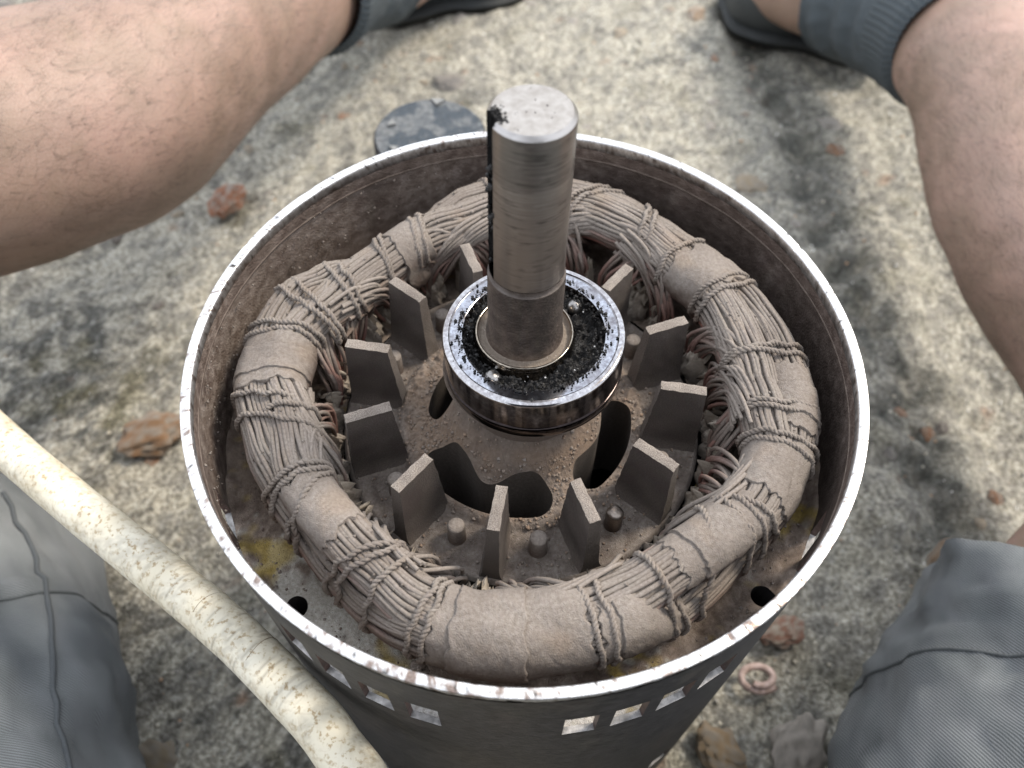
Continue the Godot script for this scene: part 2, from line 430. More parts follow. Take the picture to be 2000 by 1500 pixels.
func motor_stator() -> void:
	var t := thing("motor_stator", "open round motor housing with dusty corded copper windings inside", "motor")
	var at := Vector3(0, RIM, 0)
	# --- shell with vent openings
	var ths := []
	var d := 0.0
	while d < 360.0: ths.append(d); d += 2.0
	for v in VENTS:
		for q in [v[0] - v[1], v[0] + v[1], v[0] + 4.0 - v[1], v[0] + 4.0 + v[1]]: ths.append(q)
	ths.sort()
	var th := [ths[0]]
	for q in ths:
		if q - th[-1] > 0.05: th.append(q)
	var hs := [-240.0, -215.0, -182.0, -166.0, -140.0, -110.0, -80.0, -60.0, -41.0, -24.0, -16.0, -9.5, -8.8, -4.5]
	var inner := MB.new(); var outer := MB.new()
	var n := th.size()
	for side in 2:
		var b: MB = outer if side == 0 else inner
		var o := b.v.size()
		for h in hs:
			for q in th:
				var r := 99.6 if side == 0 else (97.7 if h < -9.0 else 97.3)
				var pt := P(r, q, h)
				var c := Color(0.045, 0.042, 0.04)
				if side == 1:
					var dusty := clampf(0.35 + 0.9 * n3(na, pt, 30.0) + 0.45 * cos(deg_to_rad(q - 190.0)), 0, 1)  # dust, plus the sunlit left side painted lighter than the right
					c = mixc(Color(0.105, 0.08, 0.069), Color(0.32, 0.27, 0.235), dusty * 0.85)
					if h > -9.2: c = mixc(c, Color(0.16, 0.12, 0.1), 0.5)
				else:
					c = mixc(c, Color(0.1, 0.08, 0.065), clampf(n3(na, pt, 40.0), 0, 0.6))
				b.vert(pt, c)
		for i in hs.size() - 1:
			for j in n:
				var k := (j + 1) % n
				var mid: float = th[j] + 0.5 * (th[k] - th[j] if k else 360.0 - th[j])
				if vent_at(mid, 0.5 * (hs[i] + hs[i + 1])): continue
				var a := o + i * n + j; var bb := o + (i + 1) * n + j; var dd := o + i * n + k; var e := o + (i + 1) * n + k
				if side == 0:
					b.tri(a, bb, dd); b.tri(dd, bb, e)
				else:
					b.tri(a, dd, bb); b.tri(dd, e, bb)
	var jc := Color(0.11, 0.065, 0.052)
	for v in VENTS:
		for z in [[-41.0, -24.0, 0.0], [-182.0, -166.0, 4.0]]:
			var a0: float = v[0] + z[2] - v[1]; var a1: float = v[0] + z[2] + v[1]
			outer.quad(P(99.6, a0, z[0]), P(97.7, a0, z[0]), P(97.7, a0, z[1]), P(99.6, a0, z[1]), jc)
			outer.quad(P(97.7, a1, z[0]), P(99.6, a1, z[0]), P(99.6, a1, z[1]), P(97.7, a1, z[1]), jc)
			outer.quad(P(99.6, a0, z[0]), P(99.6, a1, z[0]), P(97.7, a1, z[0]), P(97.7, a0, z[0]), Color(0.42, 0.4, 0.385))
			outer.quad(P(97.7, a0, z[1]), P(97.7, a1, z[1]), P(99.6, a1, z[1]), P(99.6, a0, z[1]), jc)
	part("housing_shell", outer, M.paint, t, at)
	part("housing_lining", inner, M.housing, t, at)
	# --- bare rim with chips and rust
	var rim := MB.new()
	var rp := PackedVector3Array(); var rc := PackedColorArray()
	var prof := [[99.64, -3.0], [99.95, -1.3], [99.95, -0.35], [99.75, -0.05], [98.7, 0.0], [97.5, -0.05], [97.1, -0.3], [96.95, -1.2], [97.0, -3.0], [97.28, -4.5]]
	var nn := 900
	var nicks := []
	for k in 11: nicks.append([rng.randf() * 360.0, rng.randf_range(0.25, 0.8), rng.randf_range(0.0002, 0.0005)])
	for i in prof.size():
		for j in nn:
			var q := 360.0 * j / nn
			var pt := P(prof[i][0], q, prof[i][1])
			var ch := n3(na, pt, 260.0) * 0.8 + n3(nb, pt, 700.0) * 0.5
			if i < 2: pt = P(prof[i][0] + 0.15 * n3(nb, pt, 300.0), q, prof[i][1] + 0.9 * n3(na, pt, 160.0))
			elif i < 7: pt.y += 0.0001 * n3(na, pt, 160.0) + 0.0004 * n3(nb, pt, 9.0)
			if i > 0 and i < 6:
				for w in nicks: pt.y -= w[2] * exp(-pow(wrapf(q - w[0], -180.0, 180.0) / w[1], 2.0))
			var c := Color(0.86, 0.87, 0.88)
			var worn := 0.55 * smoothstep(0.3, 1.0, cos(deg_to_rad(q - 205.0))) + 0.5 * smoothstep(0.7, 1.0, cos(deg_to_rad(q - 275.0))) + 0.5 * smoothstep(0.85, 1.0, cos(deg_to_rad(q - 318.0))) + 0.35 * smoothstep(0.8, 1.0, cos(deg_to_rad(q - 105.0)))
			c = mixc(c, Color(0.19, 0.12, 0.085), clampf((ch + worn * 0.8 + 0.35 * n3(nb, pt, 60.0) - 0.6) * 4.0, 0, 0.85))
			c = mixc(c, Color(0.05, 0.045, 0.04), clampf((n3(nb, pt + Vector3(1, 0, 0), 520.0) - 0.5) * 8.0, 0, 1))
			if i == 0: c = mixc(c, Color(0.05, 0.04, 0.035), clampf(0.6 + ch, 0, 1))
			if i >= 7: c = mixc(c, Color(0.2, 0.16, 0.14), clampf(0.25 * (i - 6) + 0.8 * ch + 0.25 * n3(na, pt, 25.0), 0, 1))
			rp.append(pt); rc.append(c)
	rim.grid(rp, prof.size(), nn, true, rc)
	part("rim", rim, M.bare_metal, t, at)
	# --- bead: a fine raised line round the inner wall
	var bead := MB.new(); var bp := PackedVector3Array()
	for j in 300: bp.append(P(97.45, 1.2 * j, -9.2 + 0.25 * n3(nb, P(97, 1.2 * j, 0), 60.0)))
	bead.tube(bp, 0.00042, 5, Color(0.17, 0.135, 0.11), true)
	part("bead", bead, M.housing, t, at)
	# --- core face: the dusty ledge under the windings, with two bolt holes
	var holes := [P(93.0, 321.0, 0), P(92.4, 224.5, 0)]
	var face := MB.new(); var fp := PackedVector3Array(); var ff := PackedFloat32Array(); var fc := PackedColorArray()
	var fr := 46; var fn := 720
	for i in fr:
		for j in fn:
			var r := 97.75 - 37.5 * i / (fr - 1)
			var pt := P(r, 0.5 * j, -42.0)
			var nz := n3(na, pt, 90.0) + 0.6 * n3(na, pt, 300.0)
			var q0 := 0.5 * j
			pt.y += 0.0008 * nz + 0.0035 * smoothstep(94.0, 96.7, r) * (0.5 + n3(nb, pt, 60.0)) * smoothstep(45.0, 55.0, absf(q0 - 268.0))
			var c := mixc(Color(0.1, 0.072, 0.056), Color(0.29, 0.235, 0.195), 0.5 + 0.8 * nz)
			var q := 0.5 * j
			var corr := maxf(smoothstep(30.0, 8.0, absf(q - 232.0)), 0.35 * smoothstep(14.0, 4.0, absf(q - 290.0)))
			c = mixc(c, Color(0.45, 0.44, 0.4), clampf((corr * 1.25 + 1.1 * n3(nb, pt, 130.0) - 0.55) * 2.0, 0, 0.9))
			var yel := maxf(maxf(smoothstep(8.0, 2.0, absf(q - 212.0)), smoothstep(9.0, 2.0, absf(q - 246.0))), maxf(smoothstep(8.0, 2.0, absf(q - 338.0)), smoothstep(8.0, 2.0, absf(q - 292.0))))
			c = mixc(c, Color(0.7, 0.69, 0.67), smoothstep(92.5, 94.5, r) * smoothstep(50.0, 42.0, absf(q - 268.0)) * 0.85)  # whitish corrosion by the front vents, with sunlight put into the colour
			c = mixc(c, Color(0.33, 0.24, 0.05), clampf(yel * 0.9 + 1.3 * n3(nb, pt, 110.0) - 0.55, 0, 0.75))
			fp.append(pt); fc.append(c)
			ff.append(minf(Vector2(pt.x - holes[0].x, pt.z - holes[0].z).length(), Vector2(pt.x - holes[1].x, pt.z - holes[1].z).length()) - 0.0034)
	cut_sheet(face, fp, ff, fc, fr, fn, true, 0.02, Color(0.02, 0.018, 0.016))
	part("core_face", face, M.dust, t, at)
	var bore := MB.new()
	lathe(bore, [[60.2, -42.0], [60.2, -150.0], [96.0, -150.0]], 180, Color(0.09, 0.075, 0.065))
	part("core_bore", bore, M.core, t, at)
	# --- slot liners: crumpled paper flaps in the gap round the rotor
	var liners := []
	for s in 6: liners.append(slot_liner(s).mesh(M.dust))
	for k in 36:
		var o := MeshInstance3D.new(); o.name = "slot_liner"; o.mesh = liners[(k * 5 + 2) % 6]
		o.position = at + P(60.8, k * 10.0 + rng.randf_range(-1.5, 1.5), -42.0); o.rotation = Vector3(0, deg_to_rad(k * 10.0) + rng.randf_range(-0.25, 0.25), 0)
		o.scale = Vector3.ONE * rng.randf_range(0.85, 1.2)
		t.add_child(o, true)
	windings(t, at, holes)

func slot_liner(s: int) -> MB:
	var b := MB.new()
	var p := PackedVector3Array(); var cc := PackedColorArray()
	var nu := 12; var nv := 15
	for side in 2:
		p.clear(); cc.clear()
		for i in nu:
			for j in nv:
				var u := float(i) / (nu - 1); var w := float(j) / (nv - 1) - 0.5
				var q := Vector3(u * 2.0 + s, w * 3.0, s * 2.3)
				var cr := 0.8 - 2.2 * absf(nb.get_noise_3d(q.x * 0.8, q.y * 0.8, q.z)) + 0.5 * absf(nb.get_noise_3d(q.x * 2.5, q.y * 2.5, q.z + 4.0))
				var top := 14.5 + 5.0 * nb.get_noise_2d(w * 4.0, s * 5.0)
				var v := Vector3(-2.0 + 5.0 * w * w * 4.0 * 0.7 + u * u * (2.0 + 3.5 * cr) + 1.6 * cr + (0.35 if side else 0.0), u * top, w * 8.5 * (1.0 - 0.25 * u * u)) * 0.001
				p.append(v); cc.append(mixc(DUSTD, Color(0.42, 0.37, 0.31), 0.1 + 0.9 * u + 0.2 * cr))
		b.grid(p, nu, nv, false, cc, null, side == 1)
	return b

func gap(d: float) -> float:
	return maxf(smoothstep(24.0, 6.0, absf(d - 229.0)), smoothstep(20.0, 5.0, absf(d - 309.0)))

const ROPE_IN := [[0, 63.0], [11, 62], [29, 63], [46, 62.5], [61, 66], [75, 67.5], [95, 65], [112, 60.5], [124, 60], [137, 59], [153, 60.5], [166, 64], [183, 65.2], [198, 63.6], [214, 65], [225, 65], [237, 66], [251, 69], [260, 69.8], [268, 68.3], [280, 67.2], [292, 66], [306, 65.6], [318, 67.5], [327, 69], [340, 68.8], [350, 65.6]]      # inner radius of the upper rope
const ROPE_OUT := [[0, 90.5], [10, 90], [22, 88.5], [31, 87.2], [38, 85.8], [46.6, 85.8], [55, 87.4], [66, 90], [78, 91.6], [99, 90], [106, 88.3], [112, 84.8], [117, 81.8], [127, 78], [132, 77.8], [141, 80], [150, 85], [157, 90], [166, 91], [183, 89.6], [198, 86.3], [209, 84.2], [219, 82.8], [230, 83.6], [239, 85.5], [248.7, 87.8], [255, 88.6], [268.7, 88.8], [277.5, 87.6], [287, 87.3], [297, 86], [307, 85], [317, 84.7], [325, 86.3], [335, 88.6], [346, 90.2]]     # outer radius of the lower rope

func ringval(tab: Array, d: float) -> float:
	var k := tab.size()
	for i in k:
		var a: Array = tab[i]; var b: Array = tab[(i + 1) % k]
		var b0: float = b[0] if i < k - 1 else b[0] + 360.0
		if d >= a[0] and d <= b0:
			return lerpf(a[1], b[1], smoothstep(0.0, 1.0, (d - a[0]) / (b0 - a[0])))
	return tab[0][1]

func sec(which: int, d: float) -> Array:     # centre r, centre h, radial and vertical half-axes (mm) of one rope of the ring
	d = fposmod(d, 360.0)
	var a := deg_to_rad(d)
	var w := nb.get_noise_3d(cos(a) * 2.0, sin(a) * 2.0, which * 9.0)
	var w2 := nb.get_noise_3d(cos(a) * 2.6 + 20.0, sin(a) * 2.6, which * 9.0)
	var g := gap(d)
	var front := smoothstep(40.0, 12.0, absf(d - 270.0))
	if which == 0:
		var ra := 7.7 - 0.9 * g
		return [ringval(ROPE_IN, d) + 0.7 + 2.2 * smoothstep(14.0, 5.0, absf(d - 177.0)) + ra + 0.3 * w, -15.6 + 0.9 * w2 + 1.6 * g - 1.2 * front, ra, 8.4 - 1.6 * g - 0.8 * front]
	var rb := 8.9 + 0.4 * w - 0.6 * g
	return [ringval(ROPE_OUT, d) - rb + 0.2 * w, -20.0 + 1.2 * w2 - 3.5 * smoothstep(20.0, 8.0, absf(d - 130.0)) - 9.0 * g - 1.5 * front, rb, 10.4 + 0.5 * w2 - 1.2 * g + 1.0 * front]

func hull(d: float, grow: float, which := 2) -> PackedVector2Array:   # convex outline (r, h) of the ring's cross-section
	var pts := PackedVector2Array()
	for w in ([0, 1] if which == 2 else [which]):
		var s := sec(w, d)
		for i in 40: pts.append(Vector2(s[0] + (s[2] + grow) * cos(TAU * i / 40.0), s[1] + (s[3] + grow) * sin(TAU * i / 40.0)))
	return Geometry2D.convex_hull(pts)

func resample(loop: PackedVector2Array, n: int) -> PackedVector2Array:   # even steps round a closed loop, starting at the largest r
	var k := loop.size() - 1
	var st := 0
	for i in k:
		if loop[i].x > loop[st].x: st = i
	var pts := PackedVector2Array()
	for i in k + 1: pts.append(loop[(st + i) % k])
	if (pts[1] - pts[0]).y < 0: pts.reverse()
	var len := 0.0
	for i in k: len += pts[i].distance_to(pts[i + 1])
	var out := PackedVector2Array(); var seg := 0; var acc := 0.0
	for i in n:
		var want := len * i / n
		while acc + pts[seg].distance_to(pts[seg + 1]) < want:
			acc += pts[seg].distance_to(pts[seg + 1]); seg += 1
		out.append(pts[seg].lerp(pts[seg + 1], (want - acc) / maxf(1e-6, pts[seg].distance_to(pts[seg + 1]))))
	return out

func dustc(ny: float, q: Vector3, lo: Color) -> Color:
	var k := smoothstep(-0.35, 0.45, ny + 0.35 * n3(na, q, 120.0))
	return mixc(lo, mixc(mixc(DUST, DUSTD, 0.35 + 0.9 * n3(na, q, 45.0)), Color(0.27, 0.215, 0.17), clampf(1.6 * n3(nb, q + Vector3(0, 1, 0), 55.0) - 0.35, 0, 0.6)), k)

func windings(t: Node3D, at: Vector3, holes: Array) -> void:
	# the packed core of each rope
	for w in 2:
		var b := MB.new(); var p := PackedVector3Array(); var cc := PackedColorArray()
		for i in 241:
			var d := 1.5 * i; var s := sec(w, d)
			for j in 28:
				var f := TAU * j / 28.0
				var q := P(s[0] + (s[2] - 1.1) * cos(f), d, s[1] + (s[3] - 1.1) * sin(f))
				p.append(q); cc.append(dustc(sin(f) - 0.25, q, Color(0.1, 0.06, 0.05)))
		b.grid(p, 241, 28, true, cc, null, false)
		part("winding_core", b, M.wire, t, at)
	# wires laid along the ring, coil by coil
	for w in 2:
		for coil in 6:
			var b := MB.new()
			for k in 24:
				var d0 := coil * 60.0 + w * 30.0 + rng.randf_range(-9, 9); var d1 := d0 + 122.0 + rng.randf_range(-8, 8)
				var f0 := TAU * (k + 0.5 * (coil % 2) + rng.randf_range(-0.25, 0.25)) / 24.0
				var ph := rng.randf() * 50.0
				var path := PackedVector3Array(); var cols := PackedColorArray()
				var steps := int((d1 - d0) / 2.2)
				for i in steps + 1:
					var d := lerpf(d0, d1, float(i) / steps); var s := sec(w, d)
					var f := f0 + 0.20 * nb.get_noise_2d(d * 0.018, ph) + 0.04 * nb.get_noise_2d(d * 0.08, ph + 9)
					var sink := 2.5 * (smoothstep(8.0, 0.0, d - d0) + smoothstep(8.0, 0.0, d1 - d)) - 0.4 * nb.get_noise_2d(d * 0.04, ph + 30)
					var q := P(s[0] + (s[2] - 0.35 - sink) * cos(f), d, s[1] + (s[3] - 0.35 - sink) * sin(f))
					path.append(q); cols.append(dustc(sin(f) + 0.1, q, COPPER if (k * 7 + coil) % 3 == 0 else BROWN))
				b.tube(path, 0.00066 + 0.00016 * rng.randf(), 6, cols)
			part("coil_bundle", b, M.wire, t, at)
	# ends of the coils, dropping from the ring into the slots on its inner side
	var ends := [[172.0, -12.0, 22], [158.0, -10.0, 18], [140.0, 8.0, 16], [121.0, -9.0, 20], [104.0, 9.0, 22], [88.0, -9.0, 18], [74.0, 10.0, 22], [58.0, -10.0, 20], [40.0, 9.0, 16], [22.0, -10.0, 20], [6.0, -9.0, 22], [347.0, 10.0, 18], [336.0, -8.0, 16], [316.0, 9.0, 14], [296.0, -9.0, 14], [270.0, 9.0, 14], [248.0, -9.0, 14], [226.0, 9.0, 14], [205.0, -9.0, 18], [190.0, 10.0, 18]]
	for e in ends:
		var b := MB.new()
		for k in e[2]:
			var u: float = float(k) / (e[2] - 1)
			var d0: float = e[0] + rng.randf_range(-5, 5); var dir: float = signf(e[1])
			var f0 := lerpf(2.2, 3.6, u) + rng.randf_range(-0.15, 0.15)
			var s := sec(0, d0)
			var a := P(s[0] + (s[2] - 1.2) * cos(f0 - 0.35), d0 + dir * 17.0, s[1] + (s[3] - 1.2) * sin(f0 - 0.35))
			var m := P(s[0] + (s[2] + 0.3) * cos(f0 + 0.25), d0 + dir * 7.0, s[1] + (s[3] + 0.3) * sin(f0 + 0.25))
			var c := P(61.5 + rng.randf_range(-1.0, 2.5), d0 + rng.randf_range(-2.5, 2.5), -27.0 + rng.randf_range(-3, 3))
			var z := P(63.5 + rng.randf_range(-1, 2), e[0] - dir * 1.0 + rng.randf_range(-2.0, 2.0), -44.0)
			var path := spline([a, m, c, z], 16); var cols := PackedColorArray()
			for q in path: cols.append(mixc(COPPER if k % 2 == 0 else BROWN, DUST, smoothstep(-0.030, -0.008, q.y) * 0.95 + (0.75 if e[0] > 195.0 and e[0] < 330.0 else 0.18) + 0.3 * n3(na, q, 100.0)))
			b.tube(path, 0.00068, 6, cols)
		part("coil_end", b, M.wire, t, at)
	# tape sleeves round the ropes
	for s in [[171.5, 185.5, 2], [346.5, 362.5, 1], [329.0, 343.5, 1], [329.0, 341.0, 0], [28.5, 42.0, 2], [121.0, 132.0, 2], [212.5, 228.5, 0], [254.0, 283.0, 2], [257.5, 271.0, 2, 1.45], [288.0, 300.0, 1, 1.2], [350.0, 357.5, 1, 1.4], [308.0, 320.0, 0, 1.4], [175.0, 182.0, 2, 1.3], [284.5, 303.0, 1], [303.5, 326.0, 0]]:
		part("tape_sleeve", sleeve(s[0], s[1], s[2], s[3] if s.size() > 3 else 0.75), M.dust, t, at)
	# ties of two-ply cord: [angle on the outside, shift of angle on the inside, ropes]
	for s in [[118.5, 5.0, 2], [120.8, 6.0, 2], [131.0, 7.0, 2], [133.0, 6.0, 2], [143.5, 9.0, 2], [146.2, 9.0, 2], [153.5, 11.0, 2], [157.3, 9.0, 2], [168.0, 1.0, 2], [171.5, -1.0, 2], [185.6, 6.0, 2], [191.0, 8.0, 2], [193.0, 0.0, 0], [209.0, 2.0, 2], [211.5, 1.0, 2], [216.5, -1.0, 1], [219.5, -6.0, 2], [229.5, 11.0, 2], [232.6, 9.0, 2], [240.0, 4.0, 2], [250.5, 2.0, 2], [253.0, 1.0, 2], [284.3, -2.0, 2], [286.8, -1.0, 2], [299.0, -1.0, 2], [302.0, -3.0, 1], [306.0, 12.0, 2], [319.0, 3.0, 2], [322.6, 1.0, 2], [326.0, -3.0, 2], [341.0, 0.0, 2], [344.4, -2.0, 2], [351.0, -2.0, 2], [353.6, -4.0, 2], [5.6, 0.0, 2], [8.8, -3.0, 2], [27.5, -2.0, 2], [30.0, -1.0, 2], [43.0, 1.5, 2], [58.0, -6.0, 2], [60.4, -6.0, 2], [66.5, 12.0, 2], [69.0, 13.0, 2], [79.0, 4.0, 2], [98.0, -4.0, 2], [101.0, -5.0, 2]]:
		part("tie_cord", tie(s[0], s[1], s[2]), M.cord, t, at)
	# knots and torn ends
	for s in [[251.5, 88.0, -34.0], [300.5, 73.0, -9.5]]:
		var b := MB.new()
		for k in 5:
			var o := P(s[1], s[0], s[2])
			var pts := [o]
			for i in 4: pts.append(pts[-1] + Vector3(rng.randf_range(-1, 1), rng.randf_range(-0.8, 0.5), rng.randf_range(-1, 1)).normalized() * 0.0019)
			b.tube(spline(pts, 14), 0.0006, 6, mixc(DUST, DUSTD, rng.randf()))
		part("knot", b, M.cord, t, at)
	# crumbs of dust lying on the ledge and on the ropes
	var b := MB.new()
	for k in 2600:
		var d := rng.randf() * 360.0
		if k < 1000:
			var gp := P(rng.randf_range(87.0, 96.3), d, -41.8)
			if Vector2(gp.x - holes[0].x, gp.z - holes[0].z).length() < 0.0042 or Vector2(gp.x - holes[1].x, gp.z - holes[1].z).length() < 0.0042: continue
			grain(b, gp, 0.00022 + 0.0006 * pow(rng.randf(), 4.0), mixc(DUST, BROWN, rng.randf() * 0.8))
		elif k < 1300:
			grain(b, P(96.6, rng.randf_range(100.0, 230.0), rng.randf_range(-30.0, -9.0)), 0.0002 + 0.0004 * pow(rng.randf(), 3.0), mixc(DUST, DUSTD, rng.randf()))
		else:
			var s := sec(k % 2, d); var f := rng.randf_range(0.5, 2.6)
			grain(b, P(s[0] + (s[2] + 0.3) * cos(f), d, s[1] + (s[3] + 0.3) * sin(f)), 0.0002 + 0.0005 * pow(rng.randf(), 4.0), mixc(DUST, DUSTD, rng.randf()))
	part("dust_crumbs", b, M.dust, t, at).set_meta("kind", "stuff")

func sleeve(a0: float, a1: float, which: int, thick := 0.75) -> MB:
	var b := MB.new(); var p := PackedVector3Array(); var cc := PackedColorArray()
	var nu := int((a1 - a0) / 0.4) + 4; var nv := 72
	for i in nu + 2:
		var u := clampf(float(i - 1) / (nu - 1), 0, 1)
		var grow := thick if i > 0 and i < nu + 1 else thick - 1.3      # the edges turn in, so the tape has thickness
		var dm := lerpf(a0, a1, u)
		var loop := resample(hull(fposmod(dm, 360.0), grow, which), nv)
		for j in nv:
			var e := 1.6 * nb.get_noise_2d(j * 0.16, a0) * absf(u - 0.5) * 2.0 * (0.45 if thick > 1.0 else 1.0) + 0.3 * na.get_noise_2d(j * 0.9, a0) * absf(u - 0.5) * 2.0
			var q := P(loop[j].x, dm + e, loop[j].y)
			var wr := 0.45 * n3(nb, q, 75.0) + 0.28 * n3(na, q, 240.0) + 0.12 * n3(na, q, 700.0)
			if i > 0 and i < nu + 1: q = P(loop[j].x, dm + e, loop[j].y) + (q - P(74.0, dm, -18.0)).normalized() * wr * 0.001
			var k := (j + 1) % nv
			var tn := loop[k] - loop[j]
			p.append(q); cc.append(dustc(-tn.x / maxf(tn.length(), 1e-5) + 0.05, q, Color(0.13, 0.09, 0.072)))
	b.grid(p, nu + 2, nv, true, cc)
	return b

func tie(a0: float, skew: float, which: int) -> MB:
	var b := MB.new(); var n := 120
	var base := PackedVector3Array()
	var s0 := rng.randf() * 90.0
	var loop0 := resample(hull(fposmod(a0, 360.0), 0.8 if which == 2 else 1.0, which), n)
	var rmin := 1e9; var rmax := 0.0
	for q in loop0:
		rmin = minf(rmin, q.x); rmax = maxf(rmax, q.x)
	for j in n:
		var k := (rmax - loop0[j].x) / (rmax - rmin)
		var d := a0 + skew * k * (1.0 if loop0[j].y > -18.0 else 0.6) + 0.9 * nb.get_noise_2d(j * 0.06, s0)
		base.append(P(loop0[j].x + 0.3 * nb.get_noise_2d(j * 0.2, s0 + 5), d, loop0[j].y + 0.3 * nb.get_noise_2d(j * 0.2, s0 + 9)))
	for ply in 2:
		var path := PackedVector3Array(); var cols := PackedColorArray()
		for j in n:
			var tg := (base[(j + 1) % n] - base[(j - 1 + n) % n]).normalized()
			var out := (base[j] - P(74.5, a0, -18.0)); out = (out - tg * out.dot(tg)).normalized()
			var si := tg.cross(out)
			var f := TAU * (j * 27.0 / n) + PI * ply
			var q := base[j] + (out * cos(f) + si * sin(f)) * 0.00044
			path.append(q); cols.append(dustc(out.y + 0.15, q, Color(0.13, 0.09, 0.07)))
		b.tube(path, 0.00054, 6, cols, true)
	return b

# ------------------------------------------------------------------ rotor: shaft, bearing, fan ring
func kidney(r: float, d: float) -> float:
	var best := 1e9
	# [middle angle, mean radius, half width, half angle, swelling of the hub into the slot]
	for c in [[248.0, 31.5, 6.5, 28.5, 3.6], [338.0, 31.0, 5.2, 24.0, 0.6], [68.0, 27.0, 5.5, 24.0, 1.0], [160.0, 25.6, 5.2, 17.0, 0.6]]:
		var dd := wrapf(d - c[0], -180.0, 180.0)
		var cl := clampf(dd, -c[3], c[3])
		var a := deg_to_rad(dd - cl)
		var m: float = c[1]
		var f: float = sqrt(maxf(0.0, r * r + m * m - 2.0 * r * m * cos(a))) - c[2]
		if r < m: f += c[4] * exp(-pow(dd / 13.0, 2.0))
		best = minf(best, f)
	return best

func web_h(r: float) -> float:
	var h := -46.2
	h += 2.4 * smoothstep(42.0, 38.5, r)
	h += 2.0 * smoothstep(30.0, 24.0, r)
	h += 14.0 * smoothstep(29.0, 17.5, r)
	return h

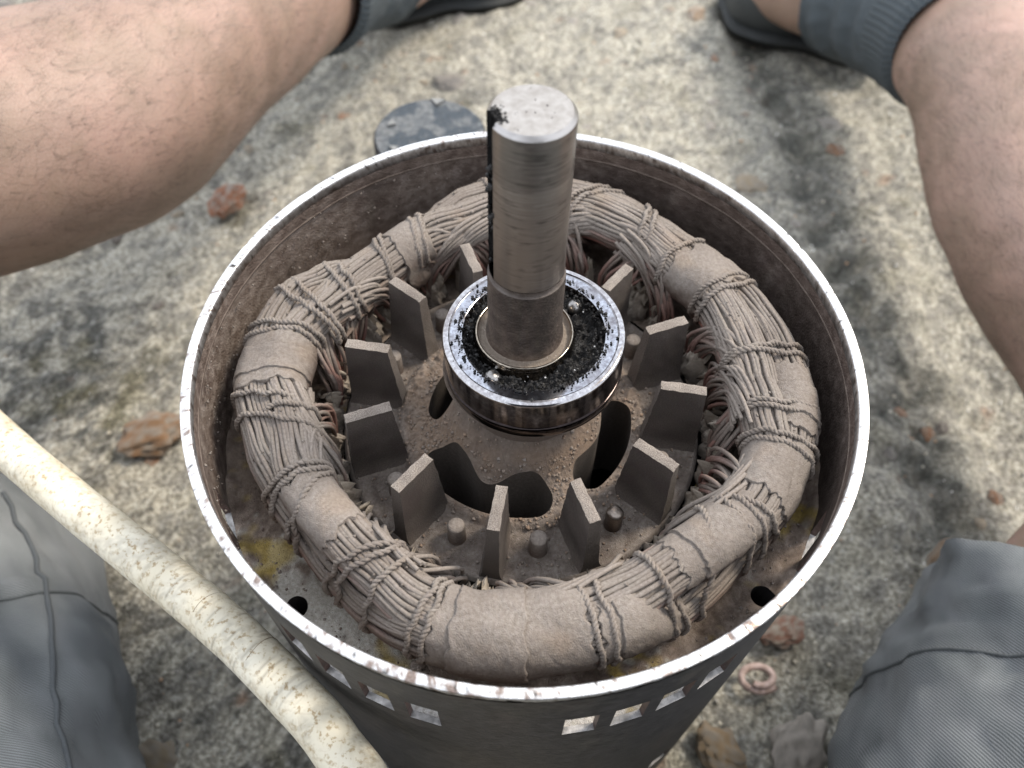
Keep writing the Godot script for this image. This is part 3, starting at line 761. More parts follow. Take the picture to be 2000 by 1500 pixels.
func motor_rotor() -> void:
	var t := thing("motor_rotor", "dusty rotor with upright steel shaft, broken ball bearing and a ring of fan fins", "rotor")
	var y := Vector3(0.0048, 1, -0.031).normalized()
	var x := (Vector3.RIGHT - y * y.x).normalized()
	t.transform = Transform3D(Basis(x, y, x.cross(y)), Vector3(-0.0002, RIM + 0.0095, -0.0006))
	# --- cast end ring and web with kidney-shaped openings
	var b := MB.new(); var p := PackedVector3Array(); var f := PackedFloat32Array(); var cc := PackedColorArray()
	var nr := 84; var nt := 480
	for i in nr:
		var r := lerpf(58.6, 15.0, float(i) / (nr - 1))
		for j in nt:
			var d := 360.0 * j / nt
			var q := P(r, d, web_h(r))
			var nz := n3(na, q, 160.0); var crumb := smoothstep(42.0, 36.0, r) * smoothstep(19.0, 24.0, r)
			var lip := smoothstep(0.2, 3.0, kidney(r, d))
			q.y += 0.00035 * nz * lip + 0.0022 * lip * crumb * maxf(0.0, n3(na, q, 380.0)) + 0.0022 * lip * smoothstep(5.0, 0.0, absf(r - 37.5)) * maxf(0.0, n3(na, q, 300.0) + 0.2)
			if i < 2: q.y -= 0.001 * (2 - i)
			var c := mixc(Color(0.13, 0.105, 0.09), mixc(DUST, DUSTD, 0.5), 0.5 + 1.0 * nz)
			c = mixc(c, Color(0.12, 0.093, 0.075), 0.65 * smoothstep(29.0, 20.0, r))  # shade under the bearing painted in, darker towards the hub
			c = mixc(c, Color(0.25, 0.18, 0.13), crumb * clampf(0.55 + 0.9 * n3(na, q + Vector3(1, 0, 0), 50.0), 0, 1))
			p.append(q); f.append(kidney(r, d)); cc.append(c)
	cut_sheet(b, p, f, cc, nr, nt, true, 0.045, Color(0.085, 0.07, 0.058))
	part("end_ring", b, M.dust, t)
	b = MB.new()
	lathe(b, [[57.0, -150.0], [57.0, -62.0]], 160, Color(0.1, 0.085, 0.075))
	lathe_sharp(b, [[58.5, -62.0], [58.7, -47.4]], 160, Color(0.16, 0.14, 0.13))
	lathe(b, [[57.0, -150.0], [12.0, -150.0]], 90, Color(0.05, 0.045, 0.04))
	part("rotor_core", b, M.core, t)
	# --- twelve fins and twelve pegs
	for k in 12:
		part("fin", fin(k), M.fin, t)
	for k in 12:
		var d := 36.6 + 30.0 * k
		b = MB.new()
		var sh := 0.25 * ((k * 7) % 3)
		lathe(b, [[2.9, -46.6], [2.75, -45.0], [2.65, -38.9 + sh], [2.3, -38.2 + sh], [1.4, -37.9 + sh], [0.02, -37.8 + sh]], 20, func(q): return mixc(Color(0.16, 0.125, 0.105), DUST, clampf((q.y * 1000.0 + 39.5) * 0.7 + 0.45 + n3(na, q + P(40, d, 0), 200.0), 0, 1)))
		var o := part("peg", b, M.bare_metal if k == 9 else M.dust, t, P(47.5, d, 0))
		if k == 9: o.set_meta("label", "peg with a shiny bare top")
	# --- shaft
	b = MB.new()
	var rust := func(q): return mixc(Color(0.045, 0.033, 0.026), Color(0.14, 0.105, 0.08), 0.25 + 0.7 * n3(na, q, 90.0) + smoothstep(0.004, 0.0, q.y) * 0.6)
	lathe(b, [[11.3, -40.0], [11.2, 0.0], [10.75, 3.0], [10.55, 6.0], [10.5, 23.6], [10.4, 24.4]], 96, rust)
	lathe(b, [[10.4, 24.4], [9.75, 24.7], [9.7, 26.0], [10.1, 26.4]], 96, Color(0.12, 0.1, 0.09))
	part("shaft_seat", b, M.housing, t)
	b = MB.new()
	# keyed length: a round section with a slot sunk in its left side
	var sect := PackedVector2Array()
	var key := 196.0; var kw := 2.6; var kd := 7.0
	var nseg := 140
	var ah := rad_to_deg(asin(kw / 10.02))
	for j in nseg + 1:
		var a := deg_to_rad(key + ah + (360.0 - 2.0 * ah) * j / nseg)
		sect.append(Vector2(cos(a), sin(a)) * 10.02)
	var ka := deg_to_rad(key)
	var kx := Vector2(cos(ka), sin(ka)); var ky := Vector2(-sin(ka), cos(ka))
	var ring := func(h: float, s: float, key_in: bool) -> PackedVector3Array:
		var out := PackedVector3Array()
		for q in sect: out.append(Vector3(q.x * s, h, -q.y * s) * 0.001)
		return out
	var hts := [[26.4, 1.0], [45.0, 1.0], [60.0, 1.0], [73.1, 1.0], [73.4, 0.995]]
	var sp := PackedVector3Array(); var su := PackedVector2Array()
	for h in hts:
		var r: PackedVector3Array = ring.call(h[0], h[1], true)
		for j in r.size():
			sp.append(r[j]); su.append(Vector2(float(j) / nseg, h[0] / 60.0))
	var sc := PackedColorArray()
	for q in sp: sc.append(Color(0.95, 0.93, 0.9))
	b.grid(sp, hts.size(), nseg + 1, false, sc, su)
	var chm := PackedVector3Array()
	for h in [[73.4, 0.995], [74.5, 0.9]]: chm.append_array(ring.call(h[0], h[1], true))
	var cu := PackedVector2Array()
	for i in 2:
		for j in nseg + 1: cu.append(Vector2(float(j) / nseg, 0.3 + 0.03 * i))
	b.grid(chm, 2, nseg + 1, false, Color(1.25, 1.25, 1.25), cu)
	part("shaft", b, M.shaft_steel, t)
	b = MB.new()
	var topr: PackedVector3Array = ring.call(74.5, 0.9, true)
	var foot := [kx * kd + ky * -kw, kx * kd + ky * kw]
	var poly := topr.duplicate()
	poly.append(Vector3(foot[0].x, 74.5, -foot[0].y) * 0.001); poly.append(Vector3(foot[1].x, 74.5, -foot[1].y) * 0.001)
	var flat := PackedVector2Array()
	for q in poly:
		b.vert(q, Color.WHITE); flat.append(Vector2(q.x, q.z) * 1000.0)
	var tr := Geometry2D.triangulate_polygon(flat)
	for q in range(0, tr.size(), 3):
		var fl := (poly[tr[q + 2]] - poly[tr[q]]).cross(poly[tr[q + 1]] - poly[tr[q]]).y > 0
		b.tri(tr[q], tr[q + 1 if fl else q + 2], tr[q + 2 if fl else q + 1])
	part("shaft_end", b, M.steel_face, t)
	b = MB.new()   # walls and floor of the keyway, black with old grease
	var e0 := sect[nseg]; var e1 := sect[0]
	for w in [[e0, foot[0]], [foot[0], foot[1]], [foot[1], e1]]:
		var a3: Vector2 = w[0]; var b3: Vector2 = w[1]
		var m := 12; var wp := PackedVector3Array()
		for i in m:
			var h := lerpf(27.0, 74.1, float(i) / (m - 1))
			wp.append(Vector3(a3.x, h, -a3.y) * 0.001); wp.append(Vector3(b3.x, h, -b3.y) * 0.001)
		b.grid(wp, m, 2, false, Color.WHITE)
	# lumps of grease that fill the lower keyway and smear over its edge
	for k in 26:
		var h := rng.randf_range(30.0, 62.0)
		var o := kx * rng.randf_range(8.0, 9.9) + ky * rng.randf_range(-kw, kw)
		grain(b, Vector3(o.x, h, -o.y) * 0.001, rng.randf_range(0.0006, 0.0014), Color.WHITE)
	for k in 60:
		var o := kx * rng.randf_range(6.0, 9.0) + ky * rng.randf_range(-kw - 0.9, kw + 0.6)
		if o.length() < 9.0: grain(b, Vector3(o.x, 74.45, -o.y) * 0.001, rng.randf_range(0.0002, 0.0005), Color.WHITE)
	part("keyway", b, M.grease, t)
	# nicks on the end face
	b = MB.new()
	for k in 14:
		var q := P(rng.randf_range(0.5, 8.3), rng.randf() * 360.0, 74.52)
		grain(b, q, rng.randf_range(0.0001, 0.00028), Color(0.2, 0.18, 0.17))
	part("pit_marks", b, M.grease, t).set_meta("kind", "stuff")
	bearing(t)
	# --- crumbs on the web
	b = MB.new()
	for k in 6500:
		var d := rng.randf() * 360.0; var r := rng.randf_range(19.0, 57.0) if k % 3 == 0 else rng.randf_range(24.0, 41.0)
		if kidney(r, d) < 0.4: continue
		grain(b, P(r, d, web_h(r) + 0.3), 0.00018 + 0.0007 * pow(rng.randf(), 4.0), mixc(DUST, Color(0.28, 0.2, 0.145), rng.randf()))
	part("dust_crumbs", b, M.dust, t).set_meta("kind", "stuff")

func fin(k: int) -> MB:
	var b := MB.new(); var ang := 21.6 + 30.0 * k
	var nh := 17; var nw := 11
	var lean := rng.randf_range(-0.8, 0.8)
	var pt := func(u: float, w: float, s: float, rough: bool) -> Vector3:   # u outwards, w upwards, s across
		var r := lerpf(lerpf(39.2, 57.2, u), lerpf(41.9, 55.6, u), w)
		var h := lerpf(-47.0, -17.6, w)
		var th := (lerpf(2.7, 1.65, w) + 1.3 * pow(maxf(0.0, 1.0 - w * 6.0), 2.0)) * s
		var q := P(r, ang, h) + Vector3(-sin(deg_to_rad(ang)), 0, -cos(deg_to_rad(ang))) * -(th + lean * w) * 0.001
		if rough: q += Vector3(n3(na, q, 300.0), n3(na, q + Vector3(1, 0, 0), 300.0), n3(na, q + Vector3(2, 0, 0), 300.0)) * 0.0003
		return q
	var side := Color(0.075, 0.058, 0.048)
	for s in [-1.0, 1.0]:      # the two broad faces
		var p := PackedVector3Array(); var cc := PackedColorArray()
		for i in nh:
			for j in nw:
				var q: Vector3 = pt.call(float(j) / (nw - 1), float(i) / (nh - 1), s, true)
				var facing: float = sin(deg_to_rad(ang)) * s      # the two broad faces differ in tone with the fin angle
				p.append(q); cc.append(mixc(side, DUSTD, 0.16 + 0.5 * n3(na, q, 60.0) + 0.3 * clampf(facing * cos(deg_to_rad(ang)), -0.2, 0.6) + 0.5 * smoothstep(0.3, 0.0, float(i) / nh)))
		b.grid(p, nh, nw, false, cc, null, s > 0.0)
	for e in [0.0, 1.0]:       # inner and outer edges
		var p := PackedVector3Array(); var cc := PackedColorArray()
		for i in nh:
			for j in 5:
				var q: Vector3 = pt.call(e, float(i) / (nh - 1), j / 2.0 - 1.0, true)
				p.append(q); cc.append(mixc(DUSTD, DUST, 0.5 + n3(na, q, 80.0)) if e == 0.0 else mixc(side, DUSTD, 0.4))
		b.grid(p, nh, 5, false, cc, null, e == 0.0)
	var p := PackedVector3Array(); var cc := PackedColorArray()    # thick dust on the top edge
	for i in 6:
		for j in 16:
			var q: Vector3 = pt.call(j / 15.0, 1.0, i / 2.5 - 1.0, true)
			if i > 0 and i < 5 and j > 0 and j < 15: q.y += 0.0003 + 0.0003 * n3(na, q, 500.0)
			var c := mixc(DUST, Color(0.42, 0.375, 0.33), 0.5 + n3(na, q, 100.0))
			p.append(q); cc.append(c)
	b.grid(p, 6, 16, false, cc, null, false)
	return b

func bearing(t: Node3D) -> void:
	var o := Node3D.new(); o.name = "ball_bearing"; t.add_child(o)
	# outer ring: knocked off centre, so it leans away from the shaft
	var cx := 2.6; var cz := 0.4
	var b := MB.new()
	var w := Color.WHITE
	lathe(b, [[25.7, -16.0], [26.5, -15.3], [26.5, -12.6]], 160, Color(0.3, 0.25, 0.22), cx, cz)
	lathe(b, [[26.5, -12.6], [25.2, -12.4], [25.2, -11.0], [26.5, -10.8]], 160, Color(0.06, 0.05, 0.045), cx, cz)
	lathe(b, [[26.5, -10.8], [26.5, -1.1], [26.3, -0.5], [25.8, -0.05], [24.6, 0.0]], 160, func(q): return mixc(Color(0.9, 0.88, 0.86), Color(0.5, 0.42, 0.38), smoothstep(-0.004, -0.0105, q.y) + 0.9 * n3(na, q, 60.0)), cx, cz)
	lathe(b, [[24.6, 0.0], [24.35, -0.35], [24.1, -0.4]], 160, Color(0.45, 0.43, 0.42), cx, cz)
	lathe(b, [[24.1, -0.4], [21.3, -0.45], [20.7, -0.9]], 160, func(q): return mixc(Color(0.8, 0.83, 0.88), Color(0.3, 0.24, 0.2), 0.15 + 0.8 * n3(na, q, 90.0)), cx, cz)
	lathe(b, [[20.7, -0.9], [20.5, -2.5], [21.2, -4.5], [21.6, -7.5], [20.6, -11.0]], 160, Color(0.95, 0.8, 0.68), cx, cz)
	var outer := part("outer_ring", b, M.chrome, o)
	outer.rotation = Vector3(0.0, 0.0, 0.035)
	# inner ring with its thin bright lip
	b = MB.new()
	lathe(b, [[15.0, -9.0], [14.9, -2.2], [14.4, -1.4]], 120, Color(0.5, 0.44, 0.36))
	lathe(b, [[14.4, -1.4], [14.2, -0.4], [13.7, -0.2], [13.4, -0.8]], 120, Color(0.62, 0.54, 0.42))
	part("inner_ring", b, M.chrome, o)
	b = MB.new()
	lathe(b, [[13.4, -0.8], [12.8, -2.2], [11.6, -2.0], [10.8, 0.6]], 120, Color(0.24, 0.2, 0.165))
	part("dust_collar", b, M.dust, o)
	# black grease with lumps, in the open race
	b = MB.new(); var p := PackedVector3Array(); var nr := 20; var nt := 300
	for i in nr:
		for j in nt:
			var u := float(i) / (nr - 1); var d := 360.0 * j / nt
			var q := P(21.0, d, 0) + Vector3(cx, 0, cz) * 0.001
			q = q.lerp(P(14.6, d, 0), u)
			var lump := n3(na, q, 220.0) * 1.9 + n3(na, q + Vector3(1, 0, 0), 700.0) * 1.2
			q.y = (-3.6 + 1.9 * lump - 1.5 * sin(u * PI) * 0.4) * 0.001
			p.append(q)
	b.grid(p, nr, nt, true, w)
	part("grease", b, M.grease, o)
	# clots and smears of grease on the ring
	b = MB.new()
	for k in 900:
		var d := rng.randf() * 360.0
		var r := 20.6 + (rng.randf_range(-3.5, 1.5) if k % 5 else rng.randf_range(0.0, 5.4) * rng.randf())
		if r > 22.0 and (d < 60.0 or d > 230.0) and k % 3: continue
		var q := P(r, d, 0) + Vector3(cx, 0, cz) * 0.001
		if Vector2(q.x, q.z).length() < 0.0142: continue
		q.y = (0.0 if r > 20.8 else -1.8 + rng.randf_range(-0.6, 1.6)) * 0.001 + 0.035 * q.x
		grain(b, q, 0.0002 + 0.0006 * pow(rng.randf(), 2.5), w)
	part("grease_clots", b, M.grease, o).set_meta("kind", "stuff")
	# what is left of the balls
	for s in [[17.9, 42.0, 2.3], [18.6, 236.0, 2.6]]:
		var sm := SphereMesh.new(); sm.radius = s[2] * 0.001; sm.height = s[2] * 0.002; sm.radial_segments = 24; sm.rings = 12; sm.material = M.shaft_steel
		part("bearing_ball", sm, null, o, P(s[1 - 1], s[1], -3.2) + Vector3(cx, 0, cz) * 0.0006)
	# bright slivers of metal
	b = MB.new()
	for k in 34:
		var d := rng.randf() * 360.0
		var q := P(rng.randf_range(15.5, 20.0), d, rng.randf_range(-2.4, -0.6)) + Vector3(cx, 0, cz) * 0.0007
		if k % 4 == 0: q = P(rng.randf_range(11.4, 13.4), d, -0.9)
		var s := 0.00014 + 0.00045 * pow(rng.randf(), 3.0)
		var n := Vector3(rng.randf_range(-1, 1), rng.randf_range(0.2, 1.4), rng.randf_range(-1, 1)).normalized()
		var a := n.cross(Vector3(rng.randf(), rng.randf(), -0.3)).normalized() * s; var e := n.cross(a) * rng.randf_range(0.4, 1.0)
		b.quad(q - a - e, q - a + e, q + a + e, q + a - e)
	part("metal_slivers", b, M.bare_metal, o).set_meta("kind", "stuff")
	# spacer below the bearing
	b = MB.new()
	lathe(b, [[19.0, -32.0], [21.0, -24.0], [23.5, -16.5], [25.6, -16.2]], 120, Color(0.16, 0.125, 0.1), 1.2, 0.2)
	part("spacer", b, M.dust, o)

# ------------------------------------------------------------------ canister behind the motor
func canister() -> void:
	var t := thing("canister", "black canister with a round dusty lid standing behind the motor housing", "canister", Vector3(-0.0520, 0, -0.2215))
	var b := MB.new()
	lathe(b, [[0.5, 0.0], [28.0, 0.0], [29.2, 1.5], [29.2, 121.0]], 80, Color(0.03, 0.032, 0.035))
	part("canister_body", b, M.black_plastic, t)
	b = MB.new()
	var lid := func(q):
		var sc := smoothstep(0.0, 0.25, n3(nb, q + Vector3(0.3, 0, 0.1), 55.0) + 0.18)
		return mixc(Color(0.024, 0.036, 0.048), Color(0.16, 0.162, 0.16), clampf(sc * 0.7 + 0.7 * n3(na, q, 200.0), 0.05, 1.0))
	lathe(b, [[29.4, 115.0], [31.0, 116.0], [31.0, 133.5], [30.6, 135.6], [29.6, 136.7]], 100, Color(0.045, 0.05, 0.055))
	var rows := []
	for i in 40: rows.append([29.6 * (1.0 - i / 39.0) + 0.01, 136.7 + 0.5 * (i / 39.0)])
	lathe(b, rows, 120, lid)
	part("lid", b, M.black_plastic, t)
	# raised arrow marks near the lid's edge
	for s in [[85.0, 25.5, 1.0], [160.0, 21.5, 0.75], [215.0, 21.0, 0.75], [320.0, 23.0, 0.9]]:
		b = MB.new()
		var c := P(s[1], s[0], 136.9); var out := P(1.0, s[0], 0.0).normalized(); var si := out.cross(Vector3.UP)
		var k: float = s[2] * 0.001
		var tri := [c + si * 4.2 * k + out * 3.6 * k, c - si * 4.2 * k + out * 3.6 * k, c - out * 1.6 * k]
		var up := Vector3(0, 0.0011, 0)
		var col := Color(0.26, 0.26, 0.25)
		var i0 := b.vert(tri[0] + up, col); b.vert(tri[1] + up, col); b.vert(tri[2] + up, col)
		b.tri(i0, i0 + 1, i0 + 2) if (tri[2] - tri[0]).cross(tri[1] - tri[0]).y > 0 else b.tri(i0, i0 + 2, i0 + 1)
		for e in 3: b.quad(tri[e], tri[e] + up, tri[(e + 1) % 3] + up, tri[(e + 1) % 3], Color(0.12, 0.12, 0.12))
		part("raised_mark", b, M.black_plastic, t)

# ------------------------------------------------------------------ hose
func hose() -> void:
	var t := thing("hose", "stained cream plastic hose slanting past the left of the motor", "hose", Vector3.ZERO)
	var path := spline([Vector3(-0.47, 0.05, -0.22), Vector3(-0.3204, 0.1564, -0.1022), Vector3(-0.2484, 0.1708, -0.0486), Vector3(-0.1892, 0.1748, -0.003), Vector3(-0.1516, 0.1788, 0.0242), Vector3(-0.1236, 0.1804, 0.0434), Vector3(-0.1028, 0.182, 0.0578), Vector3(-0.0844, 0.1836, 0.0714), Vector3(-0.066, 0.1852, 0.0866), Vector3(-0.0524, 0.186, 0.0994), Vector3(-0.0364, 0.1804, 0.1218), Vector3(-0.03, 0.13, 0.17), Vector3(-0.03, 0.06, 0.22), Vector3(-0.04, 0.015, 0.3)], 420)
	var b := MB.new(); var nv := 40
	var p := PackedVector3Array(); var cc := PackedColorArray()
	var tg := (path[1] - path[0]).normalized(); var nn := tg.cross(Vector3.UP).normalized()
	for i in path.size():
		tg = (path[mini(i + 1, path.size() - 1)] - path[maxi(i - 1, 0)]).normalized()
		nn = (nn - tg * nn.dot(tg)).normalized(); var bb := tg.cross(nn)
		for j in nv:
			var a := TAU * j / nv; var o := nn * cos(a) + bb * sin(a)
			var q := path[i] + o * 0.0075
			q += o * 0.00018 * n3(nb, q, 60.0)
			var cr := clampf((nb.get_noise_2d(i * 1.1, sin(a) * 0.7) - 0.25) * 2.2, 0, 0.5) * smoothstep(150.0, 200.0, i) * smoothstep(290.0, 240.0, i)
			var st := clampf((n3(na, q, 60.0) + 0.6 * n3(na, q, 330.0) - 0.2) * 3.0, 0, 1)
			var c := mixc(Color(0.58, 0.52, 0.39), Color(0.66, 0.615, 0.5), 0.5 + n3(nb, q, 30.0))
			c = mixc(c, Color(0.14, 0.11, 0.075), st * 0.3 + cr)
			p.append(q); cc.append(c)
	b.grid(p, path.size(), nv, true, cc)
	part("tube", b, M.hose, t)
	b = MB.new()     # creased bands round the tube
	for i in [203, 236]:
		var a := path[i]; tg = (path[i + 1] - path[i - 1]).normalized(); var u := tg.cross(Vector3.UP).normalized(); var w := tg.cross(u)
		var ring := PackedVector3Array()
		for j in 48:
			var f := TAU * j / 48.0
			ring.append(a + (u * cos(f) + w * sin(f)) * 0.0075 + tg * 0.0006 * sin(f * 2.0 + i))
		b.tube(ring.slice(6, 40), 0.00012, 5, Color(0.25, 0.2, 0.14))
	part("crease", b, M.hose, t)

# ------------------------------------------------------------------ person: two bare legs, shorts, socks, shoes
class Limb:
	var path: PackedVector3Array
	var fr: Array = []
	var rad: Array
	var n: int
	func _init(pts: PackedVector3Array, r: Array) -> void:
		path = pts; rad = r; n = pts.size()
		var t := (pts[1] - pts[0]).normalized()
		var u := Vector3.UP; u = (u - t * u.dot(t)).normalized()
		for i in n:
			t = (pts[mini(i + 1, n - 1)] - pts[maxi(i - 1, 0)]).normalized()
			u = (Vector3.UP - t * t.y)
			u = u.normalized() if u.length() > 0.05 else Vector3.BACK
			fr.append([t, u, t.cross(u)])
	func at(i: int, a: float, r: float) -> Vector3:     # a = 0 is up
		return path[i] + (fr[i][1] * cos(a) + fr[i][2] * sin(a)) * r

func person() -> void:
	var t := thing("person", "seated person with bare hairy legs either side of the motor, grey shorts and socks", "person", Vector3.ZERO)
	# one U-shaped figure: left foot, shin, knee, thigh, hips, right thigh, knee, shin, foot
	var pts := [Vector3(-0.07, 0.05, -0.57), Vector3(-0.115, 0.062, -0.515), Vector3(-0.137, 0.098, -0.445), Vector3(-0.151, 0.122, -0.377), Vector3(-0.178, 0.145, -0.285), Vector3(-0.212, 0.158, -0.205), Vector3(-0.258, 0.172, -0.155), Vector3(-0.325, 0.18, -0.118),
		Vector3(-0.325, 0.13, -0.04), Vector3(-0.262, 0.064, 0.034), Vector3(-0.205, 0.066, 0.14), Vector3(-0.12, 0.09, 0.30), Vector3(-0.04, 0.12, 0.40), Vector3(0.04, 0.12, 0.40), Vector3(0.12, 0.10, 0.30), Vector3(0.19, 0.095, 0.15), Vector3(0.245, 0.088, 0.055),
		Vector3(0.295, 0.112, -0.02), Vector3(0.298, 0.12, -0.09), Vector3(0.285, 0.121, -0.163), Vector3(0.284, 0.12, -0.234), Vector3(0.284, 0.109, -0.335), Vector3(0.276, 0.083, -0.42), Vector3(0.245, 0.06, -0.49), Vector3(0.195, 0.045, -0.54)]
	var rr := [0.025, 0.036, 0.038, 0.040, 0.047, 0.059, 0.061, 0.057, 0.056, 0.054, 0.060, 0.085, 0.105, 0.105, 0.085, 0.074, 0.064, 0.056, 0.058, 0.058, 0.052, 0.040, 0.038, 0.036, 0.025]
	var n := 400
	var path := spline(pts, n); var rad := []
	for i in n: rad.append(curve1(rr, float(i) / (n - 1)))
	var lb := Limb.new(path, rad)
	var nv := 64
	var skin := func(i: int, a: float) -> Vector3:
		var s := float(i) / (n - 1)
		var mus := 0.004 * sin(a * 2.0 + s * 14.0) + 0.003 * cos(a - 1.0)
		var q := lb.at(i, a, rad[i] + mus)
		return q + (q - lb.path[i]).normalized() * 0.0022 * n3(nb, q, 14.0)
	var b := MB.new(); var p := PackedVector3Array(); var cc := PackedColorArray()
	for i in n:
		for j in nv:
			var q: Vector3 = skin.call(i, TAU * j / nv)
			var c := mixc(Color(0.31, 0.22, 0.168), Color(0.42, 0.285, 0.228), 0.5 + 1.2 * n3(na, q, 16.0))
			c = mixc(c, Color(0.27, 0.19, 0.14), clampf(0.2 + 1.1 * n3(na, q, 60.0) + 0.8 * n3(nb, q, 12.0), 0, 0.75))
			p.append(q); cc.append(c)
	b.grid(p, n, nv, true, cc)
	b.fan(p.slice(0, nv), path[0], cc[0], true); b.fan(p.slice((n - 1) * nv), path[n - 1], cc[0])
	part("body", b, M.skin, t)
	# --- hair on the shins and calves
	b = MB.new()
	for k in 30000:
		var i := int(lerpf(0.135, 0.33, rng.randf()) * n) if k % 2 else int(lerpf(0.70, 0.875, rng.randf()) * n)
		var a := rng.randf() * TAU
		var q: Vector3 = skin.call(i, a)
		var out := (q - path[i]).normalized(); var tg: Vector3 = lb.fr[i][0] * (-1.0 if k % 2 else 1.0)
		var dir := (tg * 0.9 + out * 0.3 + Vector3(rng.randf_range(-1, 1), rng.randf_range(-1, 1), rng.randf_range(-1, 1)) * 0.75).normalized()
		dir = (dir - out * (dir.dot(out) - 0.22)).normalized()
		var L := rng.randf_range(0.007, 0.017); var side := dir.cross(out).normalized()
		var curl := rng.randf_range(-0.45, 0.45); var wd := rng.randf_range(0.00003, 0.00005)
		var o := b.v.size()
		for s in 4:
			var u := s / 3.0
			var c := q + dir * L * u + side * curl * L * u * u - out * L * 0.18 * u * u + out * 0.0001
			b.vert(c - side * wd * (1.0 - 0.8 * u)); b.vert(c + side * wd * (1.0 - 0.8 * u))
		for s in 3:
			b.tri(o + s * 2, o + s * 2 + 2, o + s * 2 + 1); b.tri(o + s * 2 + 1, o + s * 2 + 2, o + s * 2 + 3)
	part("leg_hair", b, M.hair, t).set_meta("kind", "stuff")
	# --- shorts: one garment from hem to hem
	var i0 := int(n * 0.360); var i1 := int(n * 0.672)
	var cloth := func(i: int, a: float) -> Vector3:
		var e := minf(i - i0, i1 - i)
		var q := lb.at(i, a, rad[i])
		var fold := 0.006 * n3(nb, q, 15.0) + 0.0035 * n3(nb, q * Vector3(1, 1, 1.8) + Vector3(1, 0, 0), 42.0) + 0.003 * sin(a * 4.0 + i * 0.11 + 3.0 * n3(nb, q, 9.0))
		var loose := 0.012 + 0.006 * smoothstep(26.0, 0.0, e) - 0.004 * cos(a)
		return lb.at(i, a, rad[i] + loose + fold)
	b = MB.new(); p = PackedVector3Array(); cc = PackedColorArray(); var uvs := PackedVector2Array()
	var nw := 96; var run := 0.0
	var rows := i1 - i0 + 1
	for i in range(i0 - 2, i1 + 3):
		var ii := clampi(i, i0, i1)
		if i > i0: run += path[ii].distance_to(path[maxi(ii - 1, 0)])
		for j in nw + 1:
			var a := TAU * (j % nw) / nw + PI
			var q: Vector3 = cloth.call(ii, a)
			if i < i0 or i > i1:      # the hem turns in
				var turn := 0.010 if (i == i0 - 2 or i == i1 + 2) else 0.003
				q = lb.at(ii, a, q.distance_to(path[ii]) - turn * 0.9) + lb.fr[ii][0] * (0.006 if turn > 0.005 else -0.002) * (1.0 if i < i0 else -1.0)
			var c := mixc(Color(0.175, 0.188, 0.194), Color(0.33, 0.345, 0.35), 0.5 + 0.9 * n3(na, q, 18.0) + 0.6 * n3(na, q, 70.0))
			p.append(q); cc.append(c); uvs.append(Vector2(run, 0.55 * j / nw))
	b.grid(p, rows + 4, nw + 1, false, cc, uvs)
	var sh := part("shorts", b, M.denim, t)
	# seams: raised lines of stitching along and round each leg
	for s in [[i0 + 1, i0 + 62, -1.05, 1], [i1 - 1, i1 - 62, 1.0, 1], [i0 + 9, 0, 0, 0], [i1 - 9, 0, 0, 0]]:
		b = MB.new(); var sp := PackedVector3Array()
		if s[3]:
			var m := 60
			for k in m:
				var i := int(lerpf(s[0], s[1], k / (m - 1.0))); var a: float = s[2] + 0.12 * sin(k * 0.1)
				sp.append(cloth.call(i, a) + (cloth.call(i, a) - path[i]).normalized() * 0.0006)
			b.tube(sp, 0.0011, 6, Color(0.15, 0.162, 0.17))
		else:
			for k in 80: sp.append(cloth.call(s[0], TAU * k / 80.0) + (cloth.call(s[0], TAU * k / 80.0) - path[s[0]]).normalized() * 0.0001)
			b.tube(sp, 0.0008, 6, Color(0.16, 0.17, 0.175), true)
		part("seam", b, M.sock, sh)
	# --- unseen leaning torso in a shirt, added to shade the motor from the front
	b = MB.new(); p = PackedVector3Array()
	var tp := spline([Vector3(0, 0.10, 0.43), Vector3(0, 0.22, 0.43), Vector3(0, 0.36, 0.41), Vector3(0, 0.50, 0.37), Vector3(0, 0.58, 0.35), Vector3(0, 0.62, 0.345)], 60)
	for i in 60:
		var u := i / 59.0
		var wx: float = curve1([0.17, 0.165, 0.18, 0.205, 0.17, 0.07], u); var wz: float = curve1([0.115, 0.115, 0.12, 0.115, 0.085, 0.065], u)
		for j in 72:
			var a := TAU * j / 72.0
			var q := tp[i] + Vector3(cos(a) * wx, 0, -sin(a) * wz)
			q += Vector3(cos(a), 0, -sin(a)) * (0.006 * n3(nb, q, 12.0) + 0.004 * sin(u * 30.0 + 4.0 * n3(nb, q, 6.0)) * (1.0 - u))
			p.append(q)
	b.grid(p, 60, 72, true, Color(0.06, 0.065, 0.075))
	b.fan(p.slice(0, 72), tp[0], Color(0.06, 0.065, 0.075), true); b.fan(p.slice(59 * 72), tp[59], Color(0.3, 0.2, 0.15))
	part("shading_torso", b, M.sock, t)
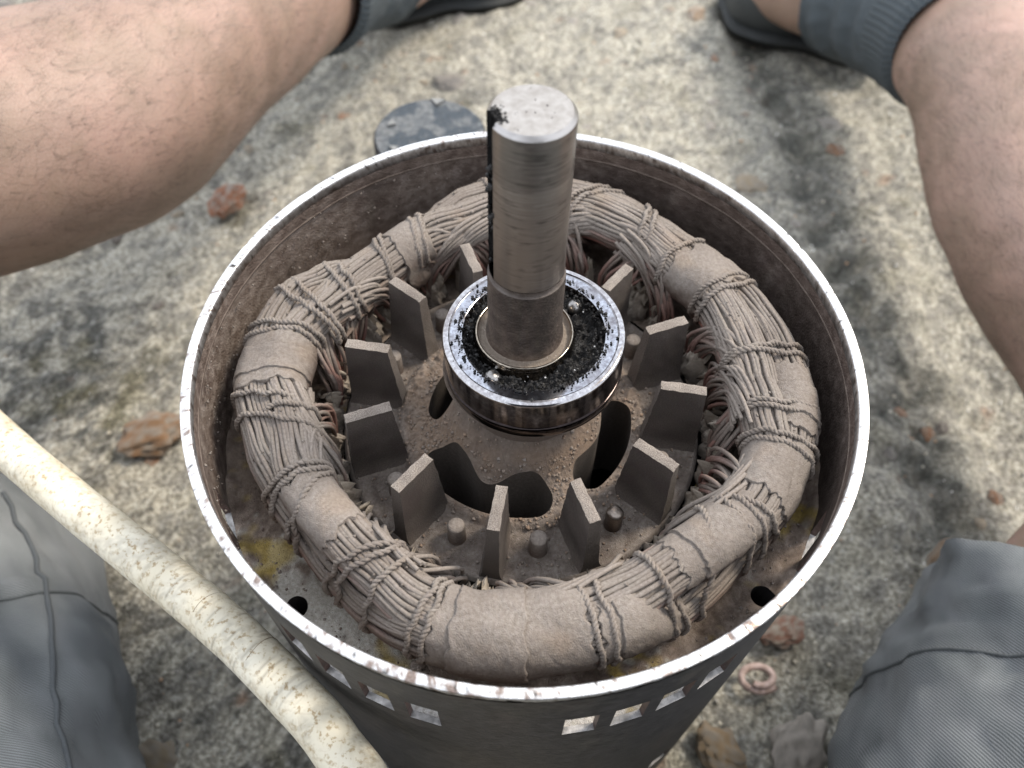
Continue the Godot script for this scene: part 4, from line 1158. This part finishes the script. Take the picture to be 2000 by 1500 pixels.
	# --- socks with ribbed cuffs, and shoes
	for side in 2:
		var c0 := int(n * (0.122 if side == 0 else 0.884)); var c1 := int(n * (0.045 if side == 0 else 0.955))
		b = MB.new(); p = PackedVector3Array(); cc = PackedColorArray()
		var m := 46; var ns := 180
		for k in m:
			var u := float(k) / (m - 1)
			var fi := lerpf(c0, c1, u); var i := int(fi)
			for j in ns:
				var a := TAU * j / ns
				var g := 0.0045 if k > 0 else -0.001
				if u < 0.3: g += 0.0007 * cos(a * 60.0) + 0.0008
				else: g += 0.0022 * sin(u * 26.0 + 1.2 * sin(a)) * smoothstep(0.3, 0.45, u) + 0.0015 * nb.get_noise_2d(u * 5.0, cos(a) * 2.0)
				p.append(lb.at(i, a, rad[i] + g) + lb.fr[i][0] * (fi - i) * path[i].distance_to(path[i + 1]))
				cc.append(mixc(Color(0.085, 0.105, 0.115), Color(0.13, 0.15, 0.16), 0.5 + 0.5 * cos(a * 60.0) * (1.0 if u < 0.3 else 0.0)))
		b.grid(p, m, ns, true, cc, null, side == 0)
		part("sock", b, M.sock, t)
		# shoe: a last-shaped loft from heel to toe, flat below
		var heel := Vector3(-0.15, 0, -0.55) if side == 0 else Vector3(0.312, 0, -0.50)
		var toe := Vector3(0.0, 0, -0.62) if side == 0 else Vector3(0.18, 0, -0.575)
		b = MB.new(); p = PackedVector3Array()
		var ax := (toe - heel); var sd := ax.cross(Vector3.UP).normalized()
		for k in 30:
			var u := float(k) / 29.0
			var wdt: float = curve1([0.012, 0.034, 0.036, 0.034, 0.042, 0.046, 0.040, 0.012], u)
			var hh: float = curve1([0.05, 0.085, 0.09, 0.085, 0.07, 0.056, 0.048, 0.02], u)
			for j in 36:
				var a := TAU * j / 36.0
				var cx2 := cos(a); var sy := sin(a)
				p.append(heel + ax * u + sd * wdt * signf(cx2) * pow(absf(cx2), 0.7) + Vector3.UP * (hh * 0.5 + hh * 0.5 * signf(sy) * pow(absf(sy), 0.75)))
		b.grid(p, 30, 36, true, Color.WHITE, null, false)
		b.fan(p.slice(0, 36), heel + Vector3(0, 0.025, 0), Color.WHITE, true); b.fan(p.slice(29 * 36), toe + Vector3(0, 0.01, 0), Color.WHITE)
		var shoe := part("shoe", b, M.shoe, t)
		b = MB.new(); p = PackedVector3Array()
		for k in 30:
			var u := float(k) / 29.0
			var wdt: float = curve1([0.014, 0.036, 0.038, 0.036, 0.044, 0.048, 0.042, 0.014], u)
			for q in [[-1.0, 0.001], [-1.0, 0.012], [1.0, 0.012], [1.0, 0.001]]: p.append(heel + ax * (u * 1.02 - 0.01) + sd * wdt * q[0] + Vector3.UP * q[1])
		b.grid(p, 30, 4, true, Color(0.6, 0.6, 0.6))
		part("sole", b, M.shoe, shoe)
